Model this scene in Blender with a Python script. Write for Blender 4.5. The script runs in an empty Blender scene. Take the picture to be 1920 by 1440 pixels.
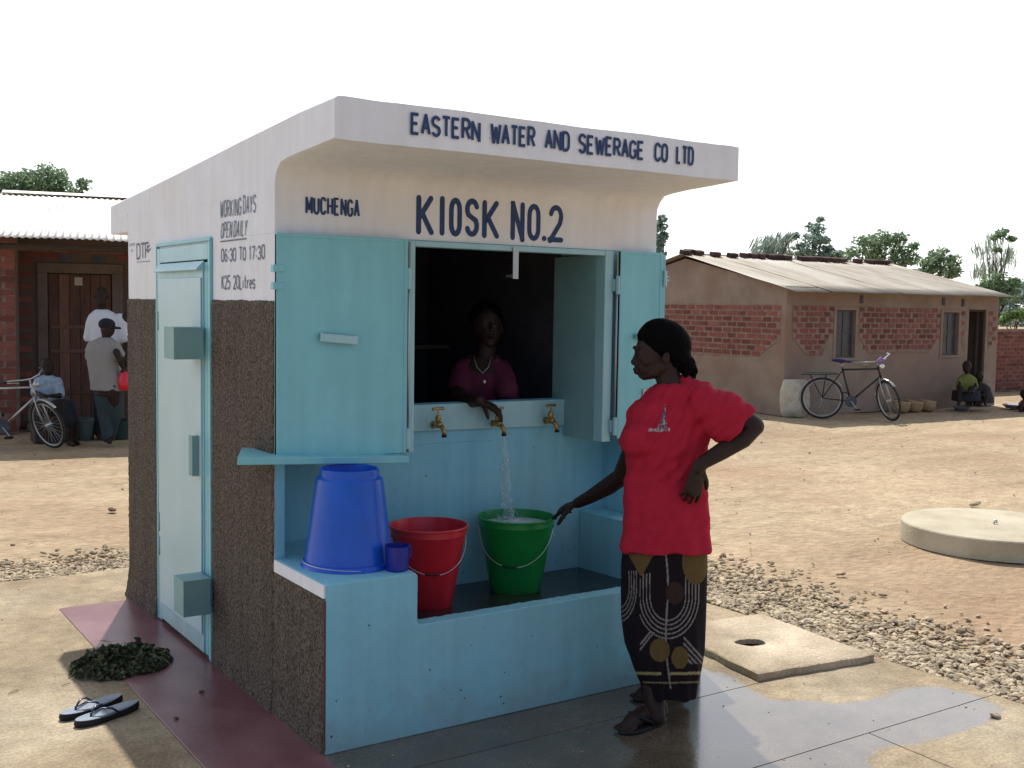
import bpy, bmesh, math, random
from mathutils import Vector, Matrix, noise, Quaternion
random.seed(7)
SC = bpy.context.scene
COL = SC.collection
PI = math.pi

# ------------------------------------------------------------------ camera, light, exposure
cam_d = bpy.data.cameras.new('camera'); CAM = bpy.data.objects.new('camera', cam_d); COL.objects.link(CAM)
FPX = 2075.36
cam_d.sensor_width = 36; cam_d.lens = 36 * FPX / 1920; cam_d.clip_end = 2000; cam_d.clip_start = .05
O = Vector((-1.706888, -4.322877, 1.726010))
R = Vector((0.83266144, -0.55355078, 0.01601417)); U = Vector((0.02530691, 0.06692289, 0.99743716)); F = Vector((0.55320383, 0.83012219, -0.06973278))
CAM.matrix_world = Matrix(((R.x, U.x, -F.x, O.x), (R.y, U.y, -F.y, O.y), (R.z, U.z, -F.z, O.z), (0, 0, 0, 1)))
SC.camera = CAM
SUN = Vector((0.27, 0.63, 1.0)).normalized()
EL = math.asin(SUN.z); AZ = math.atan2(SUN.x, SUN.y)
w = bpy.data.worlds.new('World'); SC.world = w; w.use_nodes = True
wn = w.node_tree.nodes; wl = w.node_tree.links
bg = wn['Background']; sky = wn.new('ShaderNodeTexSky'); sky.sky_type = 'NISHITA'; sky.sun_disc = False
sky.sun_elevation = EL; sky.sun_rotation = AZ; sky.dust_density = 4.0; sky.air_density = 1.0; sky.ozone_density = 1.6; sky.altitude = 1000
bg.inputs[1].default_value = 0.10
# bright tropical haze: the white veil of a hazy sky, strongest on the sun's side and towards the horizon; blue behind the view, raised there to brighten the shade
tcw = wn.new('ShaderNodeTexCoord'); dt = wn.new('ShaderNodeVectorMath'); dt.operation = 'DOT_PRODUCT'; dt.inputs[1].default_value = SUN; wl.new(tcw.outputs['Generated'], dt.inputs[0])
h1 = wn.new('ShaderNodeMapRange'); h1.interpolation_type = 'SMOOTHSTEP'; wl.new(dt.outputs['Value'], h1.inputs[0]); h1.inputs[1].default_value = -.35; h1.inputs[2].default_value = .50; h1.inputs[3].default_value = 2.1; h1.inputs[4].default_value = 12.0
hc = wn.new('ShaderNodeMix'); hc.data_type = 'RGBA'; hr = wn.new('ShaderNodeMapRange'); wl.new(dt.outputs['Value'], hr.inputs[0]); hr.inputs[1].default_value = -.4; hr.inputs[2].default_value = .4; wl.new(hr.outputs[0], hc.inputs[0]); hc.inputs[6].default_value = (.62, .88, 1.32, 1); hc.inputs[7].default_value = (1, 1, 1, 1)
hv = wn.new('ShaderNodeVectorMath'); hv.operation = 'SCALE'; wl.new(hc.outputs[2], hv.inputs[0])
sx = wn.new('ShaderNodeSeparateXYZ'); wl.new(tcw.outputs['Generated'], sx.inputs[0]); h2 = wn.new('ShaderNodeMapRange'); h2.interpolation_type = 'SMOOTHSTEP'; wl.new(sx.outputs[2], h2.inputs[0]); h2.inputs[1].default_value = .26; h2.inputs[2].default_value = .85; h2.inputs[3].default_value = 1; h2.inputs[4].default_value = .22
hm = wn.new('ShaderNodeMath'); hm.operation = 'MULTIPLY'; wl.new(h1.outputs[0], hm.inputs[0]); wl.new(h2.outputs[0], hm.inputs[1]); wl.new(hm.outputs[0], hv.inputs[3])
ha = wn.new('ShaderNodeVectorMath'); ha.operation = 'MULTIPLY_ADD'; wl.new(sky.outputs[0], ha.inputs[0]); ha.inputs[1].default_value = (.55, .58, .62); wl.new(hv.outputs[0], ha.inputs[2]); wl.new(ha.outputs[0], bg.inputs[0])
sd = bpy.data.lights.new('sun', 'SUN'); sd.energy = 5.0; sd.angle = math.radians(.55); sd.color = (1, .96, .90)
so = bpy.data.objects.new('sun', sd); COL.objects.link(so); so.rotation_euler = SUN.to_track_quat('Z', 'Y').to_euler(); so.location = SUN * 50
vs = SC.view_settings; vs.view_transform = 'Standard'; vs.look = 'None'; vs.gamma = 1; vs.exposure = 0.04; vs.use_curve_mapping = False

# ------------------------------------------------------------------ helpers
def at(px, py, d):
    """point at depth d (metres in front of the lens) seen at photo pixel px,py"""
    return O + F * d + R * ((px - 960) * d / FPX) - U * ((py - 720) * d / FPX)
XL = Vector((R.x, R.y, 0)).normalized(); YL = Vector((F.x, F.y, 0)).normalized(); ZL = Vector((0, 0, 1))

def nd(nt, t, **kw):
    n = nt.nodes.new(t)
    for k, v in kw.items(): setattr(n, k, v)
    return n
MATS = {}
def mat(name, col, rough=.8, col2=None, scale=4.0, bump=0., bscale=60., spec=.3, metal=0., island=0., stretch=None, col3=None, scale3=.6, trans=0., sub=0., detail=8, world=True, thr=(.35, .65)):
    m = bpy.data.materials.new(name); m.use_nodes = True; nt = m.node_tree; L = nt.links
    b = nt.nodes['Principled BSDF']
    b.inputs['Roughness'].default_value = rough; b.inputs['Metallic'].default_value = metal
    b.inputs['Specular IOR Level'].default_value = spec; b.inputs['Transmission Weight'].default_value = trans
    b.inputs['Base Color'].default_value = (*col, 1)
    if world: vec = nd(nt, 'ShaderNodeNewGeometry').outputs['Position']
    else: vec = nd(nt, 'ShaderNodeTexCoord').outputs['Object']
    if stretch:
        mp = nd(nt, 'ShaderNodeMapping'); mp.inputs['Scale'].default_value = stretch; L.new(vec, mp.inputs[0]); vec = mp.outputs[0]
    cur = None
    if col2:
        n = nd(nt, 'ShaderNodeTexNoise'); n.inputs['Scale'].default_value = scale; n.inputs['Detail'].default_value = detail; n.inputs['Roughness'].default_value = .6; L.new(vec, n.inputs['Vector'])
        r = nd(nt, 'ShaderNodeMapRange'); r.inputs[1].default_value = thr[0]; r.inputs[2].default_value = thr[1]; L.new(n.outputs[0], r.inputs[0])
        mx = nd(nt, 'ShaderNodeMix', data_type='RGBA'); L.new(r.outputs[0], mx.inputs[0]); mx.inputs[6].default_value = (*col, 1); mx.inputs[7].default_value = (*col2, 1)
        cur = mx.outputs[2]
    if col3:
        n = nd(nt, 'ShaderNodeTexNoise'); n.inputs['Scale'].default_value = scale3; n.inputs['Detail'].default_value = 5; L.new(vec, n.inputs['Vector'])
        r = nd(nt, 'ShaderNodeMapRange'); r.inputs[1].default_value = .45; r.inputs[2].default_value = .68; L.new(n.outputs[0], r.inputs[0])
        mx = nd(nt, 'ShaderNodeMix', data_type='RGBA'); L.new(r.outputs[0], mx.inputs[0]); mx.inputs[7].default_value = (*col3, 1)
        if cur: L.new(cur, mx.inputs[6])
        else: mx.inputs[6].default_value = (*col, 1)
        cur = mx.outputs[2]
    if island:
        g = nd(nt, 'ShaderNodeNewGeometry'); oi = nd(nt, 'ShaderNodeObjectInfo')
        ad = nd(nt, 'ShaderNodeMath', operation='ADD'); L.new(g.outputs['Random Per Island'], ad.inputs[0]); L.new(oi.outputs['Random'], ad.inputs[1])
        fr = nd(nt, 'ShaderNodeMath', operation='FRACT'); L.new(ad.outputs[0], fr.inputs[0])
        r = nd(nt, 'ShaderNodeMapRange'); r.inputs[3].default_value = 1 - island; r.inputs[4].default_value = 1 + island; L.new(fr.outputs[0], r.inputs[0])
        hs = nd(nt, 'ShaderNodeHueSaturation'); L.new(r.outputs[0], hs.inputs['Value'])
        if cur: L.new(cur, hs.inputs['Color'])
        else: hs.inputs['Color'].default_value = (*col, 1)
        cur = hs.outputs[0]
    if cur: L.new(cur, b.inputs['Base Color'])
    if bump:
        n = nd(nt, 'ShaderNodeTexNoise'); n.inputs['Scale'].default_value = bscale; n.inputs['Detail'].default_value = 5; L.new(vec, n.inputs['Vector'])
        bp = nd(nt, 'ShaderNodeBump'); bp.inputs['Strength'].default_value = 1; bp.inputs['Distance'].default_value = bump; L.new(n.outputs[0], bp.inputs['Height']); L.new(bp.outputs[0], b.inputs['Normal'])
    if sub:
        b.inputs['Subsurface Weight'].default_value = sub; b.inputs['Subsurface Radius'].default_value = (.02, .01, .005)
    MATS[name] = m
    return m

def tag(o, label=None, cat=None, group=None, kind=None):
    if label: o['label'] = label
    if cat: o['category'] = cat
    if group: o['group'] = group
    if kind: o['kind'] = kind
    return o
def empty(name, loc=(0, 0, 0), rz=0, label=None, cat=None, group=None):
    o = bpy.data.objects.new(name, None); COL.objects.link(o); o.location = loc; o.rotation_euler = (0, 0, rz); o.empty_display_size = .1
    return tag(o, label, cat, group)
def ortho(t):
    t = t.normalized(); a = Vector((0, 0, 1)) if abs(t.z) < .9 else Vector((1, 0, 0))
    u = t.cross(a).normalized(); return u, t.cross(u).normalized()

class MB:
    def __init__(s): s.v = []; s.f = []
    def add(s, vs_, fs):
        k = len(s.v); s.v += [tuple(v) for v in vs_]; s.f += [tuple(i + k for i in f) for f in fs]; return s
    def box(s, x0, x1, y0, y1, z0, z1, M=None):
        P = [Vector((x, y, z)) for z in (z0, z1) for y in (y0, y1) for x in (x0, x1)]
        if M: P = [M @ p for p in P]
        return s.add(P, [(0, 2, 3, 1), (4, 5, 7, 6), (0, 1, 5, 4), (2, 6, 7, 3), (0, 4, 6, 2), (1, 3, 7, 5)])
    def prism(s, poly, a, b):
        """poly: list of 3D points, extruded by vector from a offset to b offset"""
        n = len(poly); A = [Vector(p) + Vector(a) for p in poly]; B = [Vector(p) + Vector(b) for p in poly]
        return s.add(A + B, [tuple(range(n))[::-1], tuple(range(n, 2 * n))] + [(i, (i + 1) % n, (i + 1) % n + n, i + n) for i in range(n)])
    def rings(s, rs, cap=True, closed=False):
        n = len(rs[0]); vs_ = [p for r in rs for p in r]; fs = []
        m = len(rs)
        for k in range(m if closed else m - 1):
            k2 = (k + 1) % m
            for i in range(n): fs.append((k * n + i, k * n + (i + 1) % n, k2 * n + (i + 1) % n, k2 * n + i))
        if cap and not closed: fs += [tuple(range(n))[::-1], tuple(range((m - 1) * n, m * n))]
        return s.add(vs_, fs)
    def tube(s, pts, rad, n=10, closed=False, round_=False, flat=None):
        """flat=(dir,k): ring radius times k along dir"""
        pts = [Vector(p) for p in pts]; m = len(pts)
        if not hasattr(rad, '__len__'): rad = [rad] * m
        rad = list(rad)
        if round_ and not closed:
            t0 = (pts[0] - pts[1]).normalized(); t1 = (pts[-1] - pts[-2]).normalized()
            pre = [(pts[0] + t0 * rad[0] * math.sin(a), rad[0] * math.cos(a)) for a in (1.45, 1.0, .5)]
            post = [(pts[-1] + t1 * rad[-1] * math.sin(a), rad[-1] * math.cos(a)) for a in (.5, 1.0, 1.45)]
            pts = [p for p, r in pre] + pts + [p for p, r in post]; rad = [r for p, r in pre] + rad + [r for p, r in post]; m = len(pts)
        rs = []; u = None
        for i in range(m):
            if closed: t = pts[(i + 1) % m] - pts[i - 1]
            else: t = pts[min(i + 1, m - 1)] - pts[max(i - 1, 0)]
            t.normalize()
            if u is None: u, v = ortho(t)
            else: u = (u - t * u.dot(t)).normalized(); v = t.cross(u)
            ring = []
            for k in range(n):
                a = 2 * PI * k / n; d = (u * math.cos(a) + v * math.sin(a)) * rad[i]
                if flat: d = d + flat[0] * (d.dot(flat[0]) * (flat[1] - 1))
                ring.append(pts[i] + d)
            rs.append(ring)
        return s.rings(rs, closed=closed)
    def lathe(s, prof, c=(0, 0, 0), n=24, M=None, close=False):
        c = Vector(c); rs = []
        for r, z in prof:
            ring = [Vector((r * math.cos(2 * PI * k / n), r * math.sin(2 * PI * k / n), z)) for k in range(n)]
            if M: ring = [M @ p for p in ring]
            rs.append([p + c for p in ring])
        return s.rings(rs, cap=not close, closed=close)
    def ell(s, c, rx, ry, rz, ax=None, n=14):
        c = Vector(c); X, Y, Z = ax or (XL, YL, ZL); rs = []
        for j in range(1, n // 2 + 2):
            a = -PI / 2 + PI * (j - .5) / (n // 2 + 1)
            rs.append([c + X * (rx * math.cos(a) * math.cos(2 * PI * k / n)) + Y * (ry * math.cos(a) * math.sin(2 * PI * k / n)) + Z * (rz * math.sin(a)) for k in range(n)])
        return s.rings(rs)
    def loft(s, secs, X=XL, Y=YL, n=36, pw=2.0):
        rs = []
        for c, a, b in secs:
            ring = []
            for k in range(n):
                t = 2 * PI * k / n; ct, st = math.cos(t), math.sin(t)
                ring.append(Vector(c) + X * (a * math.copysign(abs(ct) ** (2 / pw), ct)) + Y * (b * math.copysign(abs(st) ** (2 / pw), st)))
            rs.append(ring)
        return s.rings(rs)
    def mesh(s, name):
        me = bpy.data.meshes.new(name); me.from_pydata(s.v, [], s.f); me.update(); return me
    def build(s, name, m, parent=None, bevel=0, smooth=False, segs=2, auto=None):
        me = s.mesh(name)
        bm = bmesh.new(); bm.from_mesh(me)
        bmesh.ops.recalc_face_normals(bm, faces=bm.faces)
        if bevel: bmesh.ops.bevel(bm, geom=[e for e in bm.edges if len(e.link_faces) == 2 and e.calc_face_angle(0) > .5], offset=bevel, segments=segs, affect='EDGES', profile=.5)
        bm.to_mesh(me); bm.free()
        return link(name, me, m, parent, smooth, auto)
def link(name, me, m, parent=None, smooth=False, auto=None):
    o = bpy.data.objects.new(name, me); COL.objects.link(o)
    if m: me.materials.append(m)
    if smooth or auto:
        me.shade_smooth()
        if auto: me.set_sharp_from_angle(angle=auto)
    if parent: o.parent = parent
    return o
def remesh(mb, name, m, parent, voxel, smooth=3, disp=None, color=None, bridge=.5):
    """one continuous surface out of overlapping closed shapes"""
    me = mb.mesh(name + '_source'); t = bpy.data.objects.new('tmp', me); COL.objects.link(t)
    r = t.modifiers.new('r', 'REMESH'); r.mode = 'VOXEL'; r.voxel_size = voxel; r.use_smooth_shade = True
    if smooth:
        q = t.modifiers.new('s', 'SMOOTH'); q.iterations = smooth; q.factor = bridge
    dg = bpy.context.evaluated_depsgraph_get(); dg.update()
    me2 = bpy.data.meshes.new_from_object(t.evaluated_get(dg)); me2.name = name
    bpy.data.objects.remove(t); bpy.data.meshes.remove(me)
    if disp:
        ns = [v.normal.copy() for v in me2.vertices]
        for v, n in zip(me2.vertices, ns): v.co = v.co + n * disp(v.co, n)
    if color:
        ca = me2.color_attributes.new('paint', 'FLOAT_COLOR', 'POINT')
        ns = [v.normal.copy() for v in me2.vertices]
        for i, v in enumerate(me2.vertices): ca.data[i].color = (*color(v.co, ns[i]), 1)
    me2.materials.clear()
    return link(name, me2, m, parent, smooth=True)
def vcol_mat(name, rough=.85, bump=0, bscale=300, spec=.2):
    m = mat(name, (1, 1, 1), rough=rough, bump=bump, bscale=bscale, spec=spec); nt = m.node_tree
    a = nd(nt, 'ShaderNodeVertexColor', layer_name='paint')
    g = nd(nt, 'ShaderNodeNewGeometry'); n = nd(nt, 'ShaderNodeTexNoise'); n.inputs['Scale'].default_value = 25; nt.links.new(g.outputs['Position'], n.inputs['Vector'])
    r = nd(nt, 'ShaderNodeMapRange'); r.inputs[3].default_value = .85; r.inputs[4].default_value = 1.15; nt.links.new(n.outputs[0], r.inputs[0])
    hs = nd(nt, 'ShaderNodeHueSaturation'); nt.links.new(a.outputs[0], hs.inputs['Color']); nt.links.new(r.outputs[0], hs.inputs['Value'])
    nt.links.new(hs.outputs[0], nt.nodes['Principled BSDF'].inputs['Base Color']); return m
def n3(p, s, o=0.): return noise.noise(Vector((p[0] * s + o, p[1] * s - o, p[2] * s + 2 * o)))

# ------------------------------------------------------------------ materials
M_dirt = mat('dirt', (.35, .262, .160), .95, (.45, .35, .225), 5.5, .03, 20, col3=(.34, .230, .140), scale3=.33, stretch=(1, 1, 1))
M_sand = mat('sandy_concrete', (.38, .30, .20), .9, (.27, .205, .13), 2.4, .006, 45, col3=(.55, .45, .33), scale3=1.1)
M_red = mat('red_polished_floor', (.16, .058, .068), .30, (.20, .085, .095), 6, .0012, 35, spec=.6, col3=(.26, .13, .14), scale3=1.6)
M_white = mat('white_wall_paint', (.83, .85, .90), .7, (.78, .80, .84), 5, .004, 14, col3=(.80, .795, .80), scale3=1.2)
M_blue = mat('pale_blue_wall_paint', (.265, .60, .72), .62, (.23, .54, .665), 3, .005, 13, col3=(.27, .53, .60), scale3=1.4)
M_teal = mat('teal_gloss_paint', (.23, .58, .64), .42, (.20, .52, .58), 3.5, .0006, 50, spec=.5)
M_door = mat('pale_teal_door_paint', (.37, .62, .67), .38, (.32, .56, .61), 3, .0006, 40, spec=.5)
M_box = mat('grey_teal_paint', (.24, .42, .42), .5, (.2, .36, .37), 5, .0006, 50)
M_rough = mat('brown_roughcast', (.115, .088, .065), .95, (.045, .034, .027), 75, .006, 150, col3=(.20, .165, .13), scale3=110, thr=(.36, .60), stretch=(1, 1, .8))
M_dark = mat('shade_darkened_plaster', (.10, .10, .125), .95, (.07, .07, .09), 6, .002, 30)  # colour kept dark to paint in the gloom of the unlit room
M_ink = mat('dark_blue_sign_paint', (.022, .048, .14), .6, (.03, .065, .17), 25)
M_ink2 = mat('grey_blue_sign_paint', (.10, .13, .19), .6, (.16, .19, .25), 40)
M_ink3 = mat('faded_sign_paint', (.42, .36, .42), .7)
M_brass = mat('brass', (.50, .33, .12), .36, (.36, .22, .08), 40, metal=.85, spec=.5)
M_steel = mat('steel', (.45, .47, .47), .35, metal=.8)
M_bluep = mat('blue_plastic', (.010, .11, .62), .28, (.008, .095, .52), 8, spec=.5)
M_dblue = mat('dark_blue_plastic', (.008, .02, .27), .35, spec=.5)
M_redp = mat('red_plastic', (.66, .022, .04), .32, (.58, .02, .035), 8, spec=.5)
M_greenp = mat('green_plastic', (.008, .25, .05), .33, (.007, .21, .04), 8, spec=.5)
M_wire = mat('bucket_wire', (.62, .62, .6), .35, metal=.7)
M_black = mat('black_plastic', (.012, .012, .014), .5)
M_skin = mat('dark_brown_skin', (.034, .016, .012), .55, (.027, .0125, .010), 14, .0006, 200, spec=.28)
M_skin2 = mat('deep_brown_skin', (.026, .015, .011), .6, spec=.25)
M_hair = mat('black_hair', (.003, .0025, .003), .8, bump=.002, bscale=160, spec=.06)
M_wetfloor = mat('wet_dark_cement', (.045, .04, .036), .22, (.02, .018, .017), 9, .0015, 30, spec=.5)

def wear(m, chip, amt=.62, streak=.10, scale=34, foot=None):
    """chipped specks, faint run marks and a dusty splash zone at the foot"""
    nt = m.node_tree; L = nt.links; b = nt.nodes['Principled BSDF']; src = b.inputs['Base Color'].links[0].from_socket; P = nd(nt, 'ShaderNodeNewGeometry').outputs['Position']
    mp = nd(nt, 'ShaderNodeMapping'); mp.inputs['Scale'].default_value = (14, 14, 1.3); L.new(P, mp.inputs[0]); n = nd(nt, 'ShaderNodeTexNoise'); n.inputs['Scale'].default_value = 1.2; n.inputs['Detail'].default_value = 5; L.new(mp.outputs[0], n.inputs['Vector'])
    r = nd(nt, 'ShaderNodeMapRange'); r.inputs[1].default_value = .35; r.inputs[2].default_value = .7; r.inputs[3].default_value = 1 + streak * .5; r.inputs[4].default_value = 1 - streak; L.new(n.outputs[0], r.inputs[0])
    hs = nd(nt, 'ShaderNodeHueSaturation'); L.new(src, hs.inputs['Color']); L.new(r.outputs[0], hs.inputs['Value'])
    n2 = nd(nt, 'ShaderNodeTexNoise'); n2.inputs['Scale'].default_value = scale; n2.inputs['Detail'].default_value = 2; L.new(P, n2.inputs['Vector'])
    n4 = nd(nt, 'ShaderNodeTexNoise'); n4.inputs['Scale'].default_value = 2.1; L.new(P, n4.inputs['Vector']); ad = nd(nt, 'ShaderNodeMath', operation='MULTIPLY_ADD'); ad.inputs[1].default_value = .35; L.new(n4.outputs[0], ad.inputs[0]); L.new(n2.outputs[0], ad.inputs[2])
    r2 = nd(nt, 'ShaderNodeMapRange'); r2.inputs[1].default_value = amt + .475; r2.inputs[2].default_value = amt + .50; L.new(ad.outputs[0], r2.inputs[0])
    mx = nd(nt, 'ShaderNodeMix', data_type='RGBA'); L.new(r2.outputs[0], mx.inputs[0]); L.new(hs.outputs[0], mx.inputs[6]); mx.inputs[7].default_value = (*chip, 1); out = mx.outputs[2]
    if foot:
        sp_ = nd(nt, 'ShaderNodeSeparateXYZ'); L.new(P, sp_.inputs[0]); n3_ = nd(nt, 'ShaderNodeTexNoise'); n3_.inputs['Scale'].default_value = 9; n3_.inputs['Detail'].default_value = 6; L.new(P, n3_.inputs['Vector'])
        a1_ = nd(nt, 'ShaderNodeMath', operation='MULTIPLY_ADD'); a1_.inputs[1].default_value = -.36; L.new(n3_.outputs[0], a1_.inputs[0]); L.new(sp_.outputs[2], a1_.inputs[2])
        r3_ = nd(nt, 'ShaderNodeMapRange'); r3_.inputs[1].default_value = -.17; r3_.inputs[2].default_value = .0; r3_.inputs[3].default_value = .55; r3_.inputs[4].default_value = 0; L.new(a1_.outputs[0], r3_.inputs[0])
        m2 = nd(nt, 'ShaderNodeMix', data_type='RGBA'); L.new(r3_.outputs[0], m2.inputs[0]); L.new(out, m2.inputs[6]); m2.inputs[7].default_value = (*foot, 1); out = m2.outputs[2]
    L.new(out, b.inputs['Base Color'])
wear(M_rough, (.05, .04, .03), .60, .16, 20)
wear(M_blue, (.14, .18, .19), .475, .07, 38, foot=(.24, .30, .29)); wear(M_white, (.55, .52, .48), .49, .05, 30); wear(M_teal, (.12, .27, .30), .51, .06, 45); wear(M_door, (.18, .28, .30), .51, .06, 45, foot=(.30, .36, .34))
nt = M_dirt.node_tree; b = nt.nodes['Principled BSDF']; src = b.inputs['Base Color'].links[0].from_socket; gp = nd(nt, 'ShaderNodeNewGeometry')
cur = src
for sc_, k_, lo, hi, st_ in ((1.0, .34, .86, 1.1, (.5, 2.0, 1)), (16.0, .2, .84, 1.13, (.8, 1.2, 1)), (.16, .1, .86, 1.12, (1, 1, 1))):
    mp = nd(nt, 'ShaderNodeMapping'); mp.inputs['Scale'].default_value = st_; mp.inputs['Rotation'].default_value = (0, 0, .25); nt.links.new(gp.outputs['Position'], mp.inputs[0]); n_ = nd(nt, 'ShaderNodeTexNoise'); n_.inputs['Scale'].default_value = sc_; n_.inputs['Detail'].default_value = 7; nt.links.new(mp.outputs[0], n_.inputs['Vector'])
    r_ = nd(nt, 'ShaderNodeMapRange'); r_.inputs[1].default_value = .33; r_.inputs[2].default_value = .67; r_.inputs[3].default_value = lo; r_.inputs[4].default_value = hi; nt.links.new(n_.outputs[0], r_.inputs[0])
    hs = nd(nt, 'ShaderNodeHueSaturation'); nt.links.new(cur, hs.inputs['Color']); nt.links.new(r_.outputs[0], hs.inputs['Value']); cur = hs.outputs[0]
nt.links.new(cur, b.inputs['Base Color'])
# ------------------------------------------------------------------ ground
def axis(lo, hi, step, far):
    a = []; x = lo
    while x <= hi + 1e-6: a.append(x); x += step
    g = step
    L_ = [lo]; H_ = [hi]
    while H_[-1] < far: g *= 1.35; H_.append(H_[-1] + g); L_.append(L_[-1] - g)
    return L_[:0:-1] + a + H_[1:]
xs = axis(-3, 18, .14, 420); ys = axis(-6, 13, .14, 420)
vv = []
for y in ys:
    for x in xs:
        p = Vector((x, y, 0)); z = -.030 + .016 * noise.noise(p * .9) + .012 * noise.noise(p * 3.1 + Vector((5, 1, 0))) + .006 * noise.noise(p * 7)
        if -2.2 < x < 3.0 and -4 < y < 3.05: z = min(z, -.022)
        vv.append((x, y, min(z, -.004)))
nx = len(xs)
ff = [(j * nx + i, j * nx + i + 1, (j + 1) * nx + i + 1, (j + 1) * nx + i) for j in range(len(ys) - 1) for i in range(nx - 1)]
me = bpy.data.meshes.new('ground'); me.from_pydata(vv, [], ff)
tag(link('ground', me, M_dirt, smooth=True), kind='structure')
# darker damp / fine speckle on dirt is in the material; concrete apron in cast panels
PUD = [(.0, -.45), (1.95, -.45), (2.02, -.60), (2.0, -.72), (1.93, -.86), (1.98, -1.0), (2.12, -1.10), (2.28, -1.2), (2.42, -1.2), (2.56, -1.17), (2.72, -1.24), (2.80, -1.42), (2.74, -1.58), (2.5, -1.665), (2.2, -1.65), (1.95, -1.60), (1.75, -1.62), (1.6, -1.75), (1.3, -2.0), (.6, -2.3), (-.1, -2.3), (-.05, -.8)]
def pdist(x, y, P):
    ins = False; d = 9
    for i in range(len(P)):
        (x1, y1), (x2, y2) = P[i], P[i - 1]
        if (y1 > y) != (y2 > y) and x < (x2 - x1) * (y - y1) / (y2 - y1) + x1: ins = not ins
        t = max(0, min(1, ((x - x1) * (x2 - x1) + (y - y1) * (y2 - y1)) / ((x2 - x1) ** 2 + (y2 - y1) ** 2)))
        d = min(d, math.hypot(x - x1 - t * (x2 - x1), y - y1 - t * (y2 - y1)))
    return -d if ins else d
M_apron = mat('apron_concrete', (.36, .28, .18), .9, (.26, .195, .12), 3.4, .006, 45, col3=(.42, .35, .245), scale3=1.1)
nt = M_apron.node_tree; b = nt.nodes['Principled BSDF']; a = nd(nt, 'ShaderNodeVertexColor', layer_name='wet')
src = b.inputs['Base Color'].links[0].from_socket
mx = nd(nt, 'ShaderNodeMix', data_type='RGBA', blend_type='MULTIPLY'); nt.links.new(a.outputs[0], mx.inputs[0]); nt.links.new(src, mx.inputs[6]); mx.inputs[7].default_value = (.36, .34, .34, 1)
nt.links.new(mx.outputs[2], b.inputs['Base Color'])
r_ = nd(nt, 'ShaderNodeMapRange'); r_.inputs[1].default_value = .3; r_.inputs[3].default_value = .9; r_.inputs[4].default_value = .19; nt.links.new(a.outputs[0], r_.inputs[0]); nt.links.new(r_.outputs[0], b.inputs['Roughness'])
bp = [n for n in nt.nodes if n.type == 'BUMP'][0]
r2 = nd(nt, 'ShaderNodeMapRange'); r2.inputs[3].default_value = 1; r2.inputs[4].default_value = .06; nt.links.new(a.outputs[0], r2.inputs[0]); nt.links.new(r2.outputs[0], bp.inputs['Strength'])
r3 = nd(nt, 'ShaderNodeMapRange'); r3.inputs[3].default_value = .3; r3.inputs[4].default_value = .8; nt.links.new(a.outputs[0], r3.inputs[0]); nt.links.new(r3.outputs[0], b.inputs['Specular IOR Level']); mw = nd(nt, 'ShaderNodeMath', operation='MULTIPLY'); mw.inputs[1].default_value = .36; nt.links.new(a.outputs[0], mw.inputs[0]); nt.links.new(mw.outputs[0], b.inputs['Coat Weight']); b.inputs['Coat Roughness'].default_value = .10; b.inputs['Coat IOR'].default_value = 1.6
def grain(m, layers, chip=None):
    nt = m.node_tree; b = nt.nodes['Principled BSDF']; cur = b.inputs['Base Color'].links[0].from_socket; gp = nd(nt, 'ShaderNodeNewGeometry')
    for sc_, lo, hi, a_, b_ in layers:
        n_ = nd(nt, 'ShaderNodeTexNoise'); n_.inputs['Scale'].default_value = sc_; n_.inputs['Detail'].default_value = 6; n_.inputs['Roughness'].default_value = .65; nt.links.new(gp.outputs['Position'], n_.inputs['Vector'])
        r_ = nd(nt, 'ShaderNodeMapRange'); r_.inputs[1].default_value = a_; r_.inputs[2].default_value = b_; r_.inputs[3].default_value = lo; r_.inputs[4].default_value = hi; nt.links.new(n_.outputs[0], r_.inputs[0])
        hs = nd(nt, 'ShaderNodeHueSaturation'); nt.links.new(cur, hs.inputs['Color']); nt.links.new(r_.outputs[0], hs.inputs['Value']); cur = hs.outputs[0]
    nt.links.new(cur, b.inputs['Base Color'])
grain(M_apron, [(1.3, .80, 1.12, .35, .62), (11, .84, 1.12, .35, .65), (75, .80, 1.12, .4, .6), (.7, 1, .74, .56, .66)]); grain(M_sand, [(6, .86, 1.1, .35, .65), (70, .84, 1.1, .4, .6)])
apron = tag(empty('apron'), kind='structure')
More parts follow.
